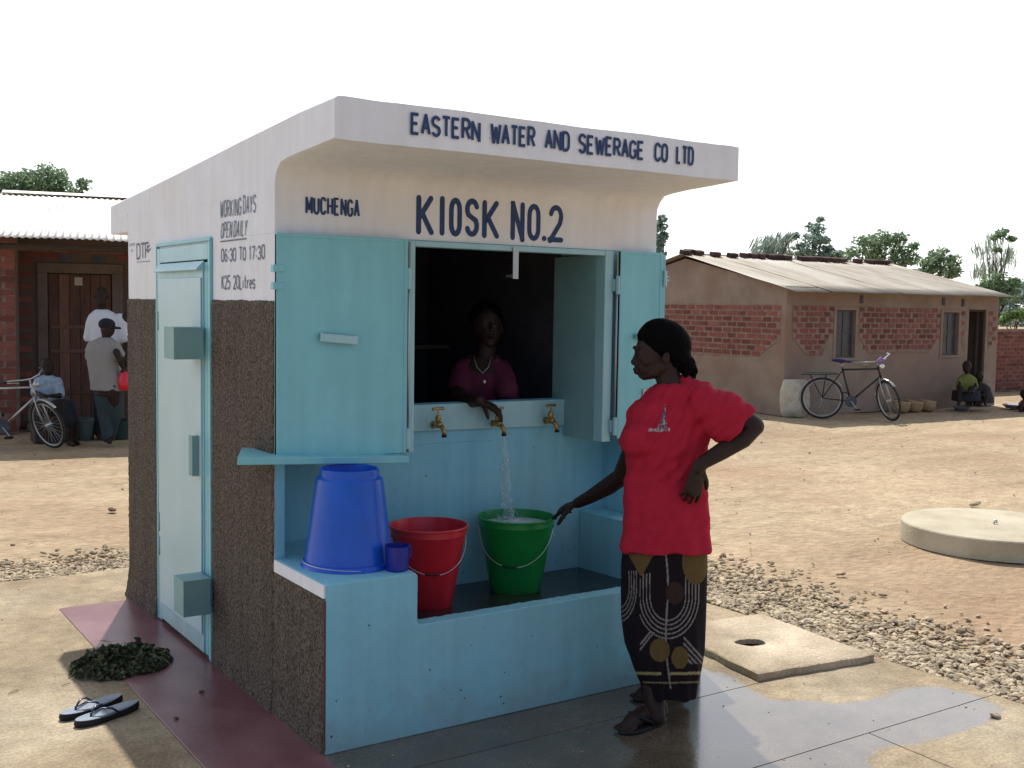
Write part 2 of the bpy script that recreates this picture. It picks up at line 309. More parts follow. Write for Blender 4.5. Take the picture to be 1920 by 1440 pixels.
def panel(x0, x1, y0, y1, step, cut=None):
    nx_ = max(2, int((x1 - x0) / step) + 1); ny_ = max(2, int((y1 - y0) / step) + 1); V = []; W_ = []
    for j in range(ny_):
        for i in range(nx_):
            x = x0 + (x1 - x0) * i / (nx_ - 1); y = y0 + (y1 - y0) * j / (ny_ - 1)
            ex = .035 * noise.noise(Vector((x * 2.2, y * 2.2, 3)))
            X_ = x + (ex if i in (0, nx_ - 1) and (x0 < -1 or x1 > 2.7) and abs(x) > 1.3 else 0); Y_ = y + (ex if j == ny_ - 1 and y1 > 2 else 0)
            z = .0025 * noise.noise(Vector((x * 1.5, y * 1.5, 0)))
            V.append((X_, Y_, min(z, 0)))
            d = pdist(x, y, PUD) + .05 * noise.noise(Vector((x * 5, y * 5, 1))) + .018 * noise.noise(Vector((x * 17, y * 17, 1))) if y < -.4 else 1
            wv = max(0, min(1, .5 - d / .03))
            # half-dry patch inside the wet area
            e = math.hypot((x - 2.12) / .17, (y + .93) / .11) + .3 * noise.noise(Vector((x * 6, y * 6, 4))); 
            if e < 1.15: wv = min(wv, max(.25, (e - .8) / .35))
            W_.append(wv)
    n0 = len(V); Fc = [(j * nx_ + i, j * nx_ + i + 1, (j + 1) * nx_ + i + 1, (j + 1) * nx_ + i) for j in range(ny_ - 1) for i in range(nx_ - 1)]
    per = [i for i in range(nx_)] + [j * nx_ + nx_ - 1 for j in range(1, ny_)] + [(ny_ - 1) * nx_ + i for i in range(nx_ - 2, -1, -1)] + [j * nx_ for j in range(ny_ - 2, 0, -1)]
    for k in per: V.append((V[k][0], V[k][1], -.06)); W_.append(W_[k])
    m_ = len(per); Fc += [(per[(k + 1) % m_], per[k], n0 + k, n0 + (k + 1) % m_) for k in range(m_)]
    me = bpy.data.meshes.new('concrete_panel'); me.from_pydata(V, [], Fc); ca = me.color_attributes.new('wet', 'FLOAT_COLOR', 'POINT')
    for i, q in enumerate(W_): ca.data[i].color = (q, q, q, 1)
    link('concrete_panel', me, M_apron, apron, auto=.6)
g = .0028
panel(-3.2, -1.35 - g, -4.5, 2.92, .12); panel(-1.35 + g, 2.85, -.78 + g, 2.92, .04)
panel(-1.35 + g, 2.87, -1.45 + g, -.78 - g, .018); panel(-1.35 + g, 2.0, -4.5, -1.45 - g, .025); panel(2.0 + 2 * g, 2.87, -4.5, -1.45 - g, .025)
# red polished strip along the door side
mb = MB(); mb.box(-.425, -.002, -.80, 2.12, -.01, .006); tag(mb.build('red_strip', M_red, bevel=.003), kind='structure')

# gravel ring
def stones(name, spots, m, parent=None, kind='stuff'):
    mb = MB()
    base = []
    t = (1 + 5 ** .5) / 2
    ico = [Vector(v).normalized() for v in ((-1, t, 0), (1, t, 0), (-1, -t, 0), (1, -t, 0), (0, -1, t), (0, 1, t), (0, -1, -t), (0, 1, -t), (t, 0, -1), (t, 0, 1), (-t, 0, -1), (-t, 0, 1))]
    fc = [(0, 11, 5), (0, 5, 1), (0, 1, 7), (0, 7, 10), (0, 10, 11), (1, 5, 9), (5, 11, 4), (11, 10, 2), (10, 7, 6), (7, 1, 8), (3, 9, 4), (3, 4, 2), (3, 2, 6), (3, 6, 8), (3, 8, 9), (4, 9, 5), (2, 4, 11), (6, 2, 10), (8, 6, 7), (9, 8, 1)]
    for x, y, z, s in spots:
        q = Quaternion((random.gauss(0, 1), random.gauss(0, 1), random.gauss(0, 1), random.gauss(0, 1))); q.normalize()
        sc = Vector((s * random.uniform(.8, 1.45), s * random.uniform(.7, 1.1), s * random.uniform(.45, .8)))
        vs_ = []
        for v in ico:
            p = Vector((v.x * sc.x, v.y * sc.y, v.z * sc.z)) * random.uniform(.8, 1.18); p = q @ p; p.z *= .6
            vs_.append(p + Vector((x, y, z)))
        mb.add(vs_, fc)
    return mb
M_grav = mat('gravel_stone', (.44, .36, .25), .9, (.31, .245, .165), 12, .003, 60, island=.4)
sp = []
for k in range(21000):
    if random.random() < .42:
        x = random.uniform(-3.2, 4.2); y = 2.95 + abs(random.gauss(0, .27)) + .05 * noise.noise(Vector((x * 2, 0, 0)))
        if y > 3.75: continue
    else:
        y = random.uniform(-3.2, 3.2); e = abs(random.gauss(0, .36)) * (1 + .35 * noise.noise(Vector((0, y * 1.7, 0)))); x = 2.89 + e + .05 * noise.noise(Vector((y * 2, 4, 0)))
        if x > 4.3: continue
        if random.random() < .55 * max(0, noise.noise(Vector((x * 2.2, y * 2.2, 5)))) * 2: continue
    sp.append((x, y, -.018 + random.uniform(0, .012), random.choice((.010, .012, .015, .018, .022, .027))))
tag(stones('gravel', sp, None).build('gravel', M_grav), 'pale gravel band edging the concrete around the water kiosk', 'gravel', kind='stuff')
M_peb = mat('dirt_pebble', (.40, .31, .22), .95, (.24, .18, .13), 15, island=.4)
sp = [(x, y, -.018, random.choice((.006, .008, .01, .016))) for x, y in ((random.uniform(-4, 17), random.uniform(-3, 12)) for _ in range(900)) if not (-2.2 < x < 2.95 and -4 < y < 3)]
sp += [(random.uniform(-1.6, 2.8), random.uniform(-2.6, 2.9), 0, random.choice((.003, .004, .006))) for _ in range(500)]
tag(stones('scattered_pebbles', sp, None).build('scattered_pebbles', M_peb), 'small pebbles and crumbs of earth scattered over the bare yard', 'pebbles', kind='stuff')
mb = MB()
for _ in range(170):
    x, y = random.uniform(-3.5, 14), random.uniform(-2.5, 9); z = .004 if (-1.3 < x < 2.8 and y < 2.9) else -.012
    if -.05 < x < 2.1 and -.6 < y < 2.3: continue
    a_ = random.uniform(0, PI); l_ = random.uniform(.02, .11); k_ = random.uniform(-.02, .02)
    mb.tube([(x, y, z), (x + .5 * l_ * math.cos(a_) + k_, y + .5 * l_ * math.sin(a_), z + .004), (x + l_ * math.cos(a_), y + l_ * math.sin(a_), z)], random.uniform(.0012, .003), 4)
tag(mb.build('dry_straw', mat('dry_straw', (.45, .37, .24), .9, (.25, .19, .12), 3)), 'bits of dry straw and twig scattered over the yard', 'straw', kind='stuff')
M_stone = mat('dark_stone', (.10, .065, .045), .9, (.2, .14, .1), 30, .004, 60)
for x, y, s, lb in ((.58, 5.04, .042, 'dark stone on the dirt behind the left gravel band'), (4.16, .48, .026, 'dark stone on the dirt just past the right gravel, nearest the woman'),
                    (3.94, -.01, .024, 'small brown stone at the middle edge of the right gravel band'), (3.65, -.75, .04, 'dark rounded stone standing on the right gravel near the lower photo edge'),
                    (7.36, 1.64, .06, 'pale flat stone on the dirt directly behind the round concrete cover'), (-.18, .40, .016, 'small dark stone on the red strip nearer the kiosk wall'),
                    (-.37, .14, .015, 'small dark stone on the red strip beyond its left edge crack, closer to the camera'), (2.62, -1.62, .028, 'fist-sized tan stone at the right end of the wet concrete'),
                    (8.3, 1.35, .05, 'brown stone on dirt at the right edge of the photo above the round cover')):
    o = stones('stone', [(0, 0, s * .4, s)], None).build('stone', M_grav if 'pale' in lb or 'tan' in lb else M_stone, bevel=s * .12); o.location = (x, y, .006 if -.43 < x < 0 and y < 2 else (-.004 if x < 2.85 and y < 2.9 else -.02)); tag(o, lb, 'stone')

# ------------------------------------------------------------------ kiosk
W, D, T, C = 2.045, 2.25, .505, .586
ZP, ZT, YB = 1.735, .662, .30      # roughcast top, pedestal top, recess back plane
K = empty('water_kiosk', label='small masonry water kiosk, white above and blue below, with an open serving window', cat='kiosk')
# masonry: upper front wall (white)
def roofz(y): return 2.448 - .0625 * (y + .0) if y > -.25 else 2.474
ZW0, ZW1 = 1.09, 1.985            # window opening
X0, X1 = .636, 1.705
th = .15
wt = MB()
fl = MB()
fl.box(.0035, X0, .001, YB, ZW0, 2.0115); fl.box(X1 + .02, W - .003, .001, YB + .08, ZW0, 2.0115)   # piers left and right of the opening
fl.box(X0 - .001, X1 + .021, .002, th, ZW1 + .004, 2.011)
fl.box(.0035, .045, .0015, YB - .0007, .3, ZW0 - .001)                      # left cheek of the lower niche
fl.box(1.965, W - .002, .0015, YB - .0007, .3, ZW0 - .001)
fl.build('pier', M_blue, K)
tw = MB(); tw.box(.02, 1.99, YB, YB + .09, .3, 1.252); tw.build('tap_wall', M_blue, K, bevel=.006)
tp_ = MB(); tp_.prism([(.641, YB - .0005, 1.128), (1.695, YB - .0005, 1.115), (1.695, YB - .0005, 1.2515), (.641, YB - .0005, 1.2515)], (0, 0, 0), (0, -.014, 0)); tp_.build('tap_panel', M_door, K, bevel=.003)
sm = MB()
for (a, b_) in (((.64, 1.128), (1.70, 1.115)),):
    pts = [Vector((a[0] + (b_[0] - a[0]) * t, YB - .0005, a[1] + (b_[1] - a[1]) * t + .004 * noise.noise(Vector((t * 9, 1, 0))))) for t in [i / 24 for i in range(25)]]
    sm.tube(pts, .0028, 5)
    pts = [p + Vector((.0, 0, -.062 + .012 * noise.noise(Vector((i * .3, 3, 0))))) for i, p in enumerate(pts)]; sm.tube(pts[:15], .0022, 5)
sm.build('plaster_seam', M_blue, K)
# side walls, back wall (white masonry) with door hole
DY0, DY1, DZ = .785, 1.635, 2.0
sw = MB()
def sidewall(mb, xa, xb, y0, y1, z0):
    mb.prism([(xa, y0, z0), (xa, y1, z0), (xa, y1, 2.30), (xa, y0, 2.30)], (0, 0, 0), (xb - xa, 0, 0))
sidewall(sw, .0008, th, YB + .092, DY0, 0); sidewall(sw, .0008, th, DY1, D, 0)
sw.box(.0008, th, DY0 + .001, DY1 - .001, DZ, 2.299)
sw.box(.0010, .043, .0045, YB + .0915, .0, 2.0115); sw.box(.0445, X0 - .03, YB + .0025, YB + .0915, 1.26, 2.13)
sidewall(sw, W - th, W - .0008, YB + .092, D, 0); sw.box(W - .078, W - .0008, th + .001, YB + .0915, 2.012, 2.3); sw.box(.001, .078, th + .001, YB + .0915, 2.012, 2.3)
sw.box(th + .001, W - th - .001, D - th, D - .001, 0, 2.3)
sw.build('side_wall', M_white, K)
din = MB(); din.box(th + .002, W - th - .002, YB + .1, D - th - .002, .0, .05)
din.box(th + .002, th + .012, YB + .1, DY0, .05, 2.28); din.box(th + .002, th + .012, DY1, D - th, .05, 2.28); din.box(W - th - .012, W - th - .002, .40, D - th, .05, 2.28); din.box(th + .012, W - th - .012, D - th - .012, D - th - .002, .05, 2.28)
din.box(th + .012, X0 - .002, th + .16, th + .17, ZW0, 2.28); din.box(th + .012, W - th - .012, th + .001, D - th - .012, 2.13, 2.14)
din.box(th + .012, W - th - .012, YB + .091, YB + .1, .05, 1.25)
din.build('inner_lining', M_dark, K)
sh = MB(); sh.box(.9, 1.9, D - th - .3, D - th - .02, 1.45, 1.475); sh.build('inner_shelf', mat('shelf_wood', (.25, .2, .15), .8), K)
# roof slab: profile in y,z
prof = [(2.65, 2.295), (2.13, 2.327), (1.33, 2.372), (.405, 2.43), (-.05, 2.456), (-.25, 2.470), (-C, 2.478), (-C, 2.322), (-.40, 2.312), (-.245, 2.305), (-.13, 2.296), (-.06, 2.285), (-.022, 2.262), (-.004, 2.232), (0, 2.205), (0, 2.012), (.15, 2.012), (.15, 2.19), (2.2, 2.19), (2.25, 2.122), (2.65, 2.122)]
NXR = 56; RS = []
for i in range(NXR + 1):
    x = W * i / NXR; ring = []
    for j, (y, z) in enumerate(prof):
        e = .005 * noise.noise(Vector((x * 3.1, y * 2, 7))) + .003 * noise.noise(Vector((x * 9, y * 5, 2)))
        zz = z + (e if j < 7 else e * .5 if 7 <= j < 12 else 0); yy = y + (.003 * noise.noise(Vector((x * 4, z * 9, 0))) if j in (6, 7) else 0)
        ring.append(Vector((x, yy, zz)))
    RS.append(ring)
# slightly shrink the end rings for a worn, rounded arris
def shrink(ring, k, dx):
    cy = .9; return [Vector((p.x + dx, p.y + (k if p.y < -.5 else -k if p.y > 2.6 else 0), p.z - (k if j < 7 else -k * .6 if j < 12 else 0))) for j, p in enumerate(ring)]
RS = [shrink(RS[0], .009, 0)] + [shrink(RS[0], .002, .008)] + RS[1:-2] + [shrink(RS[-1], .002, -.02), shrink(RS[-1], .02, -.002)]
rf = MB(); rf.rings(RS); rf.build('roof_slab', M_white, K, auto=.55)
# roughcast bands: real relief
def rough(name, fn, na, nb):
    V = []; Fc = []
    for j in range(nb + 1):
        for i in range(na + 1): V.append(fn(i / na, j / nb))
    for j in range(nb):
        for i in range(na): Fc.append((j * (na + 1) + i, j * (na + 1) + i + 1, (j + 1) * (na + 1) + i + 1, (j + 1) * (na + 1) + i))
    me = bpy.data.meshes.new(name); me.from_pydata(V, [], Fc); return link(name, me, M_rough, K, smooth=True)
def rc(y, z):
    e = .008 + .0015 * noise.noise(Vector((0, y * 14, z * 9))) + .003 * noise.noise(Vector((3, y * 60, z * 50))) + .004 * noise.noise(Vector((3, y * 120, z * 100)))
    if z < .22: e += .028 * (1 - z / .22) ** 2 * (1 if y > 1.6 else .3)
    return e
def side_fn(y0, y1, ztop=ZP):
    def fn(a, b_):
        y = y0 + (y1 - y0) * a; edge = b_ in (0, 1) or a in (0, 1)
        z = b_ * (ztop + .006 * noise.noise(Vector((y * 9, 1, 1))) + .004 * noise.noise(Vector((y * 40, 1, 1))))
        y_ = y
        if a in (0, 1) : y_ = y + .006 * noise.noise(Vector((z * 14, 5, y)))
        e = rc(y, z) if not (b_ == 1 or (a in (0, 1))) else .001
        return (-e, y_, z)
    return fn
rough('roughcast', side_fn(-.0, DY0 - .012), 70, 150); rough('roughcast', side_fn(DY1 + .014, D + .01), 60, 150)
def bfn(a, b_):
    x = W * a; z = b_ * ZP; return (x, D + rc(x, z), z)
rough('roughcast', bfn, 60, 50)
# trough block: profile pieces
TX0, TX1, TXR = .402, 1.815, 1.955
tb = MB()
jg = lambda k, a=.0035: a * noise.noise(Vector((k * 1.7, 2.2, 0))) + a * .7 * noise.noise(Vector((k * 9, 5, 0)))
lip = [(TX1 - .012 - (TX1 - TX0 - .024) * i / 90, -T, .449 + jg(i * .35)) for i in range(91)]
lft = [(TX0 + jg(i * .4 + 50, .002), -T, .462 + (ZT - .475) * i / 14) for i in range(15)]
tpl = [(TX0 - .01 - (TX0 - .02) * i / 20, -T, ZT + jg(i * .5 + 90, .0018)) for i in range(21)]
cor = [(.0035 + jg(i * .4 + 130, .002), -T, ZT - .012 - (ZT - .02) * i / 30) for i in range(31)]
tb.prism([(.0035, -T, .0), (TXR, -T, 0), (TXR, -T, ZT), (TX1, -T, ZT), (TX1, -T, .452)] + lip + lft + tpl + cor, (0, 0, 0), (0, .075, 0))
tb.build('trough_block', M_blue, K, bevel=.004, segs=2)
for a_, b_ in ((.004, TX0 - .0005), (TX1 + .0005, TXR - .0005)):
    pb_ = MB(); pb_.box(a_, b_, -T + .03, YB - .002, .001, ZT - .0008); pb_.build('pedestal', M_blue, K, bevel=.006)
fr = MB(); fr.prism([(TX0 + .0005, -T + .07, .0), (TX0 + .0005, YB - .001, .0), (TX0 + .0005, YB - .001, .352), (TX0 + .0005, -.3, .372), (TX0 + .0005, -T + .07, .43)], (0, 0, 0), (TX1 - TX0 - .001, 0, 0)); fr.build('trough_floor', M_wetfloor, K)
# white top strip and roughcast on the pedestal side
mb = MB(); mb.box(-.004, .004, -T + .001, -.002, ZT - .052, ZT - .002); mb.build('edge_strip', M_white, K, bevel=.0015)
def ped(a, b_):
    y = -T + .002 + (T - .0) * a; z = b_ * (ZT - .053 + .003 * noise.noise(Vector((y * 30, 1, 1))))
    e = rc(y, z) * .8 if 0 < a and b_ < 1 else .002
    return (-e + .0035, y, z)
rough('roughcast', ped, 45, 60)
mb = MB(); mb.box(-.0005, .006, -T - .0006, -T + .018, .02, .60); mb.build('corner_edge', mat('maroon_edge', (.14, .04, .035), .8, (.1, .06, .05), 20), K)
# weathered lower streak on trough: painted drips are in the material; small chips
ch = MB()
for _ in range(12):
    x = random.uniform(.03, 1.7); z = random.uniform(.03, .6) if x < .4 else random.uniform(.03, .42); r = random.uniform(.002, .0055)
    ch.tube([(x, -T - .0012, z), (x, -T + .004, z)], r, 7)
ch.build('paint_chips', mat('chip', (.07, .07, .07), .9), K)['kind'] = 'stuff'
# window frame (three sides) with rebate
wf = MB()
wf.box(.604, .640, -.022, .05, 1.075, 2.008); wf.box(1.700, 1.752, -.022, .05, 1.062, 2.008); wf.box(.6405, 1.6995, -.0215, .0495, ZW1 - .002, 2.008)
wf.build('window_frame', M_door, K, bevel=.003)
for a_ in ((1.696, 1.724, .0505, YB + .10, 1.06, ZW1), (.612, .6395, .0505, YB + .09, 1.06, ZW1)):
    rv = MB(); rv.box(*a_); rv.build('window_reveal', M_box, K)
bk = MB(); bk.box(1.150, 1.180, -.030, -.0225, 1.855, 2.0); bk.box(1.1505, 1.1795, -.0295, .03, 1.862, 1.874); o = bk.build('hanging_bracket', M_steel, K)
# shutters
def shutter(x0, x1, hinge_x, label, bifold):
    s = MB(); s.box(x0, x1, -.050, -.032, 1.082, 2.006)
    e = .018
    s.box(x0, x0 + e, -.0525, -.0295, 1.078, 2.0095); s.box(x1 - e, x1, -.0525, -.0295, 1.078, 2.0095); s.box(x0 + e, x1 - e, -.0522, -.030, 1.0785, 1.094); s.box(x0 + e, x1 - e, -.0522, -.030, 1.994, 2.009)
    s.box(x0 + .04, x1 - .04, -.032, -.004, 1.3, 1.33)
    so_ = s.build('shutter', M_teal, K, bevel=.002); so_['label'] = label
    for z in (1.14, 1.84):
        h = MB(); h.tube([(hinge_x, -.046, z - .045), (hinge_x, -.046, z + .045)], .0105, 10); h.box(hinge_x - .018, hinge_x + .018, -.036, -.0235, z - .03, z + .03); h.build('hinge', M_door, so_, auto=.6)
    p = MB(); p.tube([(hinge_x + .003, -.038, 1.08), (hinge_x + .003, -.038, 2.0)], .006, 8); p.build('hinge_rod', M_steel, so_, smooth=True)
    return so_
s1 = shutter(-.012, .588, .597, 'left shutter leaf folded open flat against the wall', False)
h = MB(); Mh = Matrix.Translation((.255, -.07, 1.578)) @ Matrix.Rotation(math.radians(5), 4, 'Y'); h.box(-.085, .085, -.006, .006, -.016, .022, Mh); h.box(-.08, .08, -.006, .02, .016, .022, Mh); h.build('handle', M_door, s1, bevel=.003)
for z in (1.85, 1.78): 
    c = MB(); c.box(-.03, -.012, -.06, -.03, z, z + .03); c.box(-.03, .02, -.056, -.052, z + .002, z + .028); c.build('catch', M_teal, s1, bevel=.002)
s2 = shutter(1.772, 2.048, 1.762, 'right shutter leaf folded open, half hidden by the woman', True)
h = MB(); h.box(1.865, 1.93, -.075, -.052, 1.575, 1.60); h.build('handle', M_box, s2, bevel=.002)
h = MB(); h.box(2.050, 2.072, -.045, .24, 1.08, 2.0); h.build('folded_leaf', M_teal, s2, bevel=.002)
for z in (1.88, 1.16):
    h = MB(); h.tube([(2.058, -.058, z - .04), (2.058, -.058, z + .04)], .0095, 8); h.box(2.06, 2.085, -.06, -.05, z - .012, z - .004); h.box(2.06, 2.083, -.06, -.05, z + .008, z + .014); h.build('hinge', M_door, s2, auto=.6)
h = MB(); h.box(1.93, 2.02, -.0585, -.052, 1.27, 1.32)
h.build('bolt_plate', M_steel, s2)
h = MB()
for i in range(4):
    x = 1.94 + i * .022; h.tube([(x, -.0595, 1.282), (x + .008, -.0595, 1.295), (x, -.0595, 1.308)], .003, 5)
h.build('bolt', M_black, s2)
# ledge under left shutter
lg = MB()
A_ = [(-.205, -.13), (.56, -.13), (.545, .02), (.03, .02), (.03, .0005), (-.015, .0005), (-.015, .20), (-.06, .22)]
def lz(x): return 1.116 - .055 * (x + .205)
n_ = len(A_)
lg.add([(x, y, lz(x)) for x, y in A_] + [(x, y, lz(x) - .03) for x, y in A_], [tuple(range(n_)), tuple(range(n_, 2 * n_))[::-1]] + [(i, i + n_, (i + 1) % n_ + n_, (i + 1) % n_) for i in range(n_)])
lg.build('ledge', M_teal, K, bevel=.003)
# door
df = MB(); y0, y1 = DY0 + .002, DY1 - .002
df.box(-.012, .10, y1 - .05, y1, .012, DZ); df.box(-.012, .10, y0, y0 + .022, .012, DZ); df.box(-.0118, .0998, y0 + .0225, y1 - .0505, DZ - .075, DZ - .0005)
df.build('door_frame', M_door, K, bevel=.003)
dl = MB(); dl.box(-.018, .03, y0 + .075, y1 - .056, .03, DZ - .085); dl.box(.025, .032, y0 + .023, y0 + .075, .03, DZ - .08)
door = dl.build('door', M_door, K, bevel=.003)
p = MB(); pb = y0 + .085, y1 - .075
p.box(-.0265, -.0185, pb[0], pb[1], .12, DZ - .16); p.build('door_panel', mat('door_panel_paint', (.46, .65, .70), .35, (.41, .60, .65), 3, spec=.5), door, bevel=.003)
p = MB(); p.box(-.012, .02, y0 + .0235, y0 + .07, .03, DZ - .09); p.build('door_edge', M_teal, door)
p = MB(); p.prism([(-.05, y0 + .07, DZ - .125), (-.05, y0 + .07, DZ - .118), (-.012, y0 + .07, DZ - .08), (-.012, y0 + .07, DZ - .125)], (0, 0, 0), (0, y1 - y0 - .125, 0)); p.build('rain_guard', M_door, door, bevel=.002)
def lockbox(z0, z1, ya, yb, dx):
    q = MB(); t = .004
    q.box(-.026 - dx, -.027, yb - t, yb, z0, z1); q.box(-.026 - dx, -.027, ya, ya + t, z0, z1); q.box(-.026 - dx - t, -.026 - dx, ya, yb, z0, z1); q.box(-.026 - dx, -.027, ya + t, yb - t, z1 - t, z1)
    q.build('lock_box', M_box, door)
lockbox(1.455, 1.605, .83, .985, .135); lockbox(.255, .425, .735, .885, .125)
p = MB(); p.box(-.055, -.0272, .90, .905, .89, 1.085); p.box(-.059, -.055, .90, .955, .89, 1.085); p.build('handle', M_box, door)
for z in (1.62, .55, .42): 
    p = MB(); p.tube([(-.018, y1 - .05, z - .05), (-.018, y1 - .05, z + .05)], .009, 8); p.build('hinge', M_box, door, smooth=True)
# teal jamb strip left plaster edge
p = MB(); p.box(-.0145, -.001, DY0 - .014, DY0 + .001, .01, DZ + .01); p.box(-.0145, -.001, DY1 - .001, DY1 + .018, .01, DZ + .01); p.box(-.0140, -.001, DY0 - .013, DY1 + .017, DZ + .0105, DZ + .028); p.build('jamb_strip', M_teal, K, bevel=.002)

# taps
def tap(x, z):
    t = empty('tap', (x, YB, z)); t.parent = K
    q = MB(); q.tube([(0, .0, 0), (0, -.055, 0)], .013, 12); q.lathe([(.018, 0), (.018, .012)], (0, -.02, -.006), 8, M=Matrix.Rotation(PI / 2, 4, 'X'))
    q.tube([(0, -.045, -.002), (0, -.075, -.001)], .017, 12, round_=True)
    q.lathe([(.011, 0), (.014, .012), (.016, .018), (.011, .032), (.008, .036)], (0, -.062, .008), 12)
    q.build('tap_body', M_brass, t, auto=.7)
    q = MB(); q.tube([(0, -.066, -.003), (.003, -.09, -.008), (.006, -.105, -.022), (.007, -.109, -.048)], [.012, .0115, .0105, .0105], 10); q.build('spout', M_brass, t, smooth=True)
    q = MB(); q.tube([(.007, -.109, -.046), (.007, -.1095, -.058)], .0125, 10); q.build('spout_tip', M_black, t)
    q = MB(); q.tube([(0, -.062, .04), (0, -.062, .072)], .0045, 8); q.build('spindle', M_brass, t)
    q = MB(); q.tube([(-.03, -.066, .074), (0, -.062, .077), (.03, -.058, .074)], [.007, .0055, .007], 8, round_=True); q.build('tap_handle', M_brass, t, smooth=True)
    return t
for px_, py_ in ((823, 796), (935, 794), (1034, 788)):
    # tap roots on the tap wall plane
    d_ = F + R * ((px_ - 960) / FPX) - U * ((py_ - 720) / FPX); t_ = (YB - .07 - O.y) / d_.y; P_ = O + d_ * t_
    tap(P_.x, P_.z)
# stub pipe below the shutter
q = MB(); q.tube([(.56, YB, .98), (.56, YB - .05, .975)], .012, 8); q.build('wall_hook', M_door, K)

# ------------------------------------------------------------------ stroke lettering
def arc(cx, cy, rx, ry, a0, a1, n=10): return [(cx + rx * math.cos(math.radians(a0 + (a1 - a0) * i / n)), cy + ry * math.sin(math.radians(a0 + (a1 - a0) * i / n))) for i in range(n + 1)]
Oo = arc(.5, .72, .5, .28, 0, 180, 8) + arc(.5, .28, .5, .28, 180, 360, 8) + [(1, .72)]
S_ = arc(.5, .75, .48, .25, 20, 180, 8) + [(.04, .68)] + [(.14, .58), (.5, .5), (.86, .42), (.96, .32)] + arc(.5, .25, .48, .25, 0, -160, 8)
G = {'A': [[(0, 0), (.5, 1), (1, 0)], [(.2, .33), (.8, .33)]], 'C': [arc(.5, .72, .5, .28, 15, 180, 8) + arc(.5, .28, .5, .28, 180, 345, 8)],
 'D': [[(0, 0), (0, 1), (.45, 1)] + arc(.45, .7, .5, .3, 75, 0, 5) + arc(.45, .3, .5, .3, 0, -75, 5) + [(.45, 0), (0, 0)]], 'E': [[(.9, 1), (0, 1), (0, 0), (.9, 0)], [(0, .52), (.75, .52)]],
 'F': [[(.9, 1), (0, 1), (0, 0)], [(0, .52), (.75, .52)]], 'G': [arc(.5, .72, .5, .28, 20, 180, 8) + arc(.5, .28, .5, .28, 180, 350, 8) + [(1, .45), (.6, .45)]],
 'H': [[(0, 0), (0, 1)], [(1, 0), (1, 1)], [(0, .5), (1, .5)]], 'I': [[(.5, 0), (.5, 1)]], 'K': [[(.05, 0), (.05, 1)], [(.95, 1), (.1, .42)], [(.3, .56), (1, 0)]],
 'L': [[(0, 1), (0, 0), (.85, 0)]], 'M': [[(0, 0), (0, 1), (.5, .25), (1, 1), (1, 0)]], 'N': [[(0, 0), (0, 1), (1, 0), (1, 1)]], 'O': [Oo], '0': [Oo],
 'P': [[(0, 0), (0, 1), (.55, 1)] + arc(.55, .75, .42, .25, 80, -80, 8) + [(.55, .5), (0, .5)]], 'R': [[(0, 0), (0, 1), (.55, 1)] + arc(.55, .75, .42, .25, 80, -80, 8) + [(.55, .5), (0, .5)], [(.45, .5), (1, 0)]],
 'B': [[(0, 0), (0, 1), (.55, 1)] + arc(.55, .77, .38, .23, 80, -80, 6) + [(.1, .53), (.55, .53)] + arc(.55, .27, .42, .26, 80, -80, 6) + [(0, 0)]],
 'S': [S_], 'T': [[(0, 1), (1, 1)], [(.5, 1), (.5, 0)]], 'U': [[(0, 1)] + arc(.5, .3, .5, .3, 180, 360, 10) + [(1, 1)]], 'W': [[(0, 1), (.25, 0), (.5, .8), (.75, 0), (1, 1)]],
 'Y': [[(0, 1), (.5, .48), (1, 1)], [(.5, .48), (.5, 0)]], '1': [[(.2, .82), (.5, 1), (.5, 0)]], '2': [arc(.5, .73, .47, .27, 165, -20, 10) + [(.85, .5), (.05, 0), (1, 0)]],
 '3': [arc(.48, .76, .45, .24, 160, -80, 10) + arc(.48, .26, .5, .26, 80, -160, 10)], '5': [[(.9, 1), (.12, 1), (.06, .55)] + arc(.48, .3, .5, .3, 130, -150, 12)], '6': [[(.85, .95), (.45, .95), (.05, .55)] + arc(.5, .28, .46, .28, 180, -180, 16)],
 '7': [[(0, 1), (1, 1), (.4, 0)]], '.': [[(.2, .0), (.8, .0)]], ':': [[(.5, .18), (.5, .32)], [(.5, .68), (.5, .82)]],
 'i': [[(.5, 0), (.5, .6)], [(.5, .8), (.5, .84)]], 't': [[(.5, .95), (.5, .1), (.8, 0)], [(.15, .62), (.85, .62)]], 'r': [[(.2, 0), (.2, .6)], [(.2, .42), (.5, .6), (.85, .58)]],
 'e': [[(.1, .32), (.9, .32)] + arc(.5, .31, .42, .3, 0, 300, 10)], 's': [[(x, y * .62) for x, y in S_]]}
WID = {'I': .45, '1': .6, '.': .35, ':': .4, 'W': 1.35, 'M': 1.2, 'i': .4, 't': .7, 'r': .75, 'e': .9, 's': .8, 'L': .85}
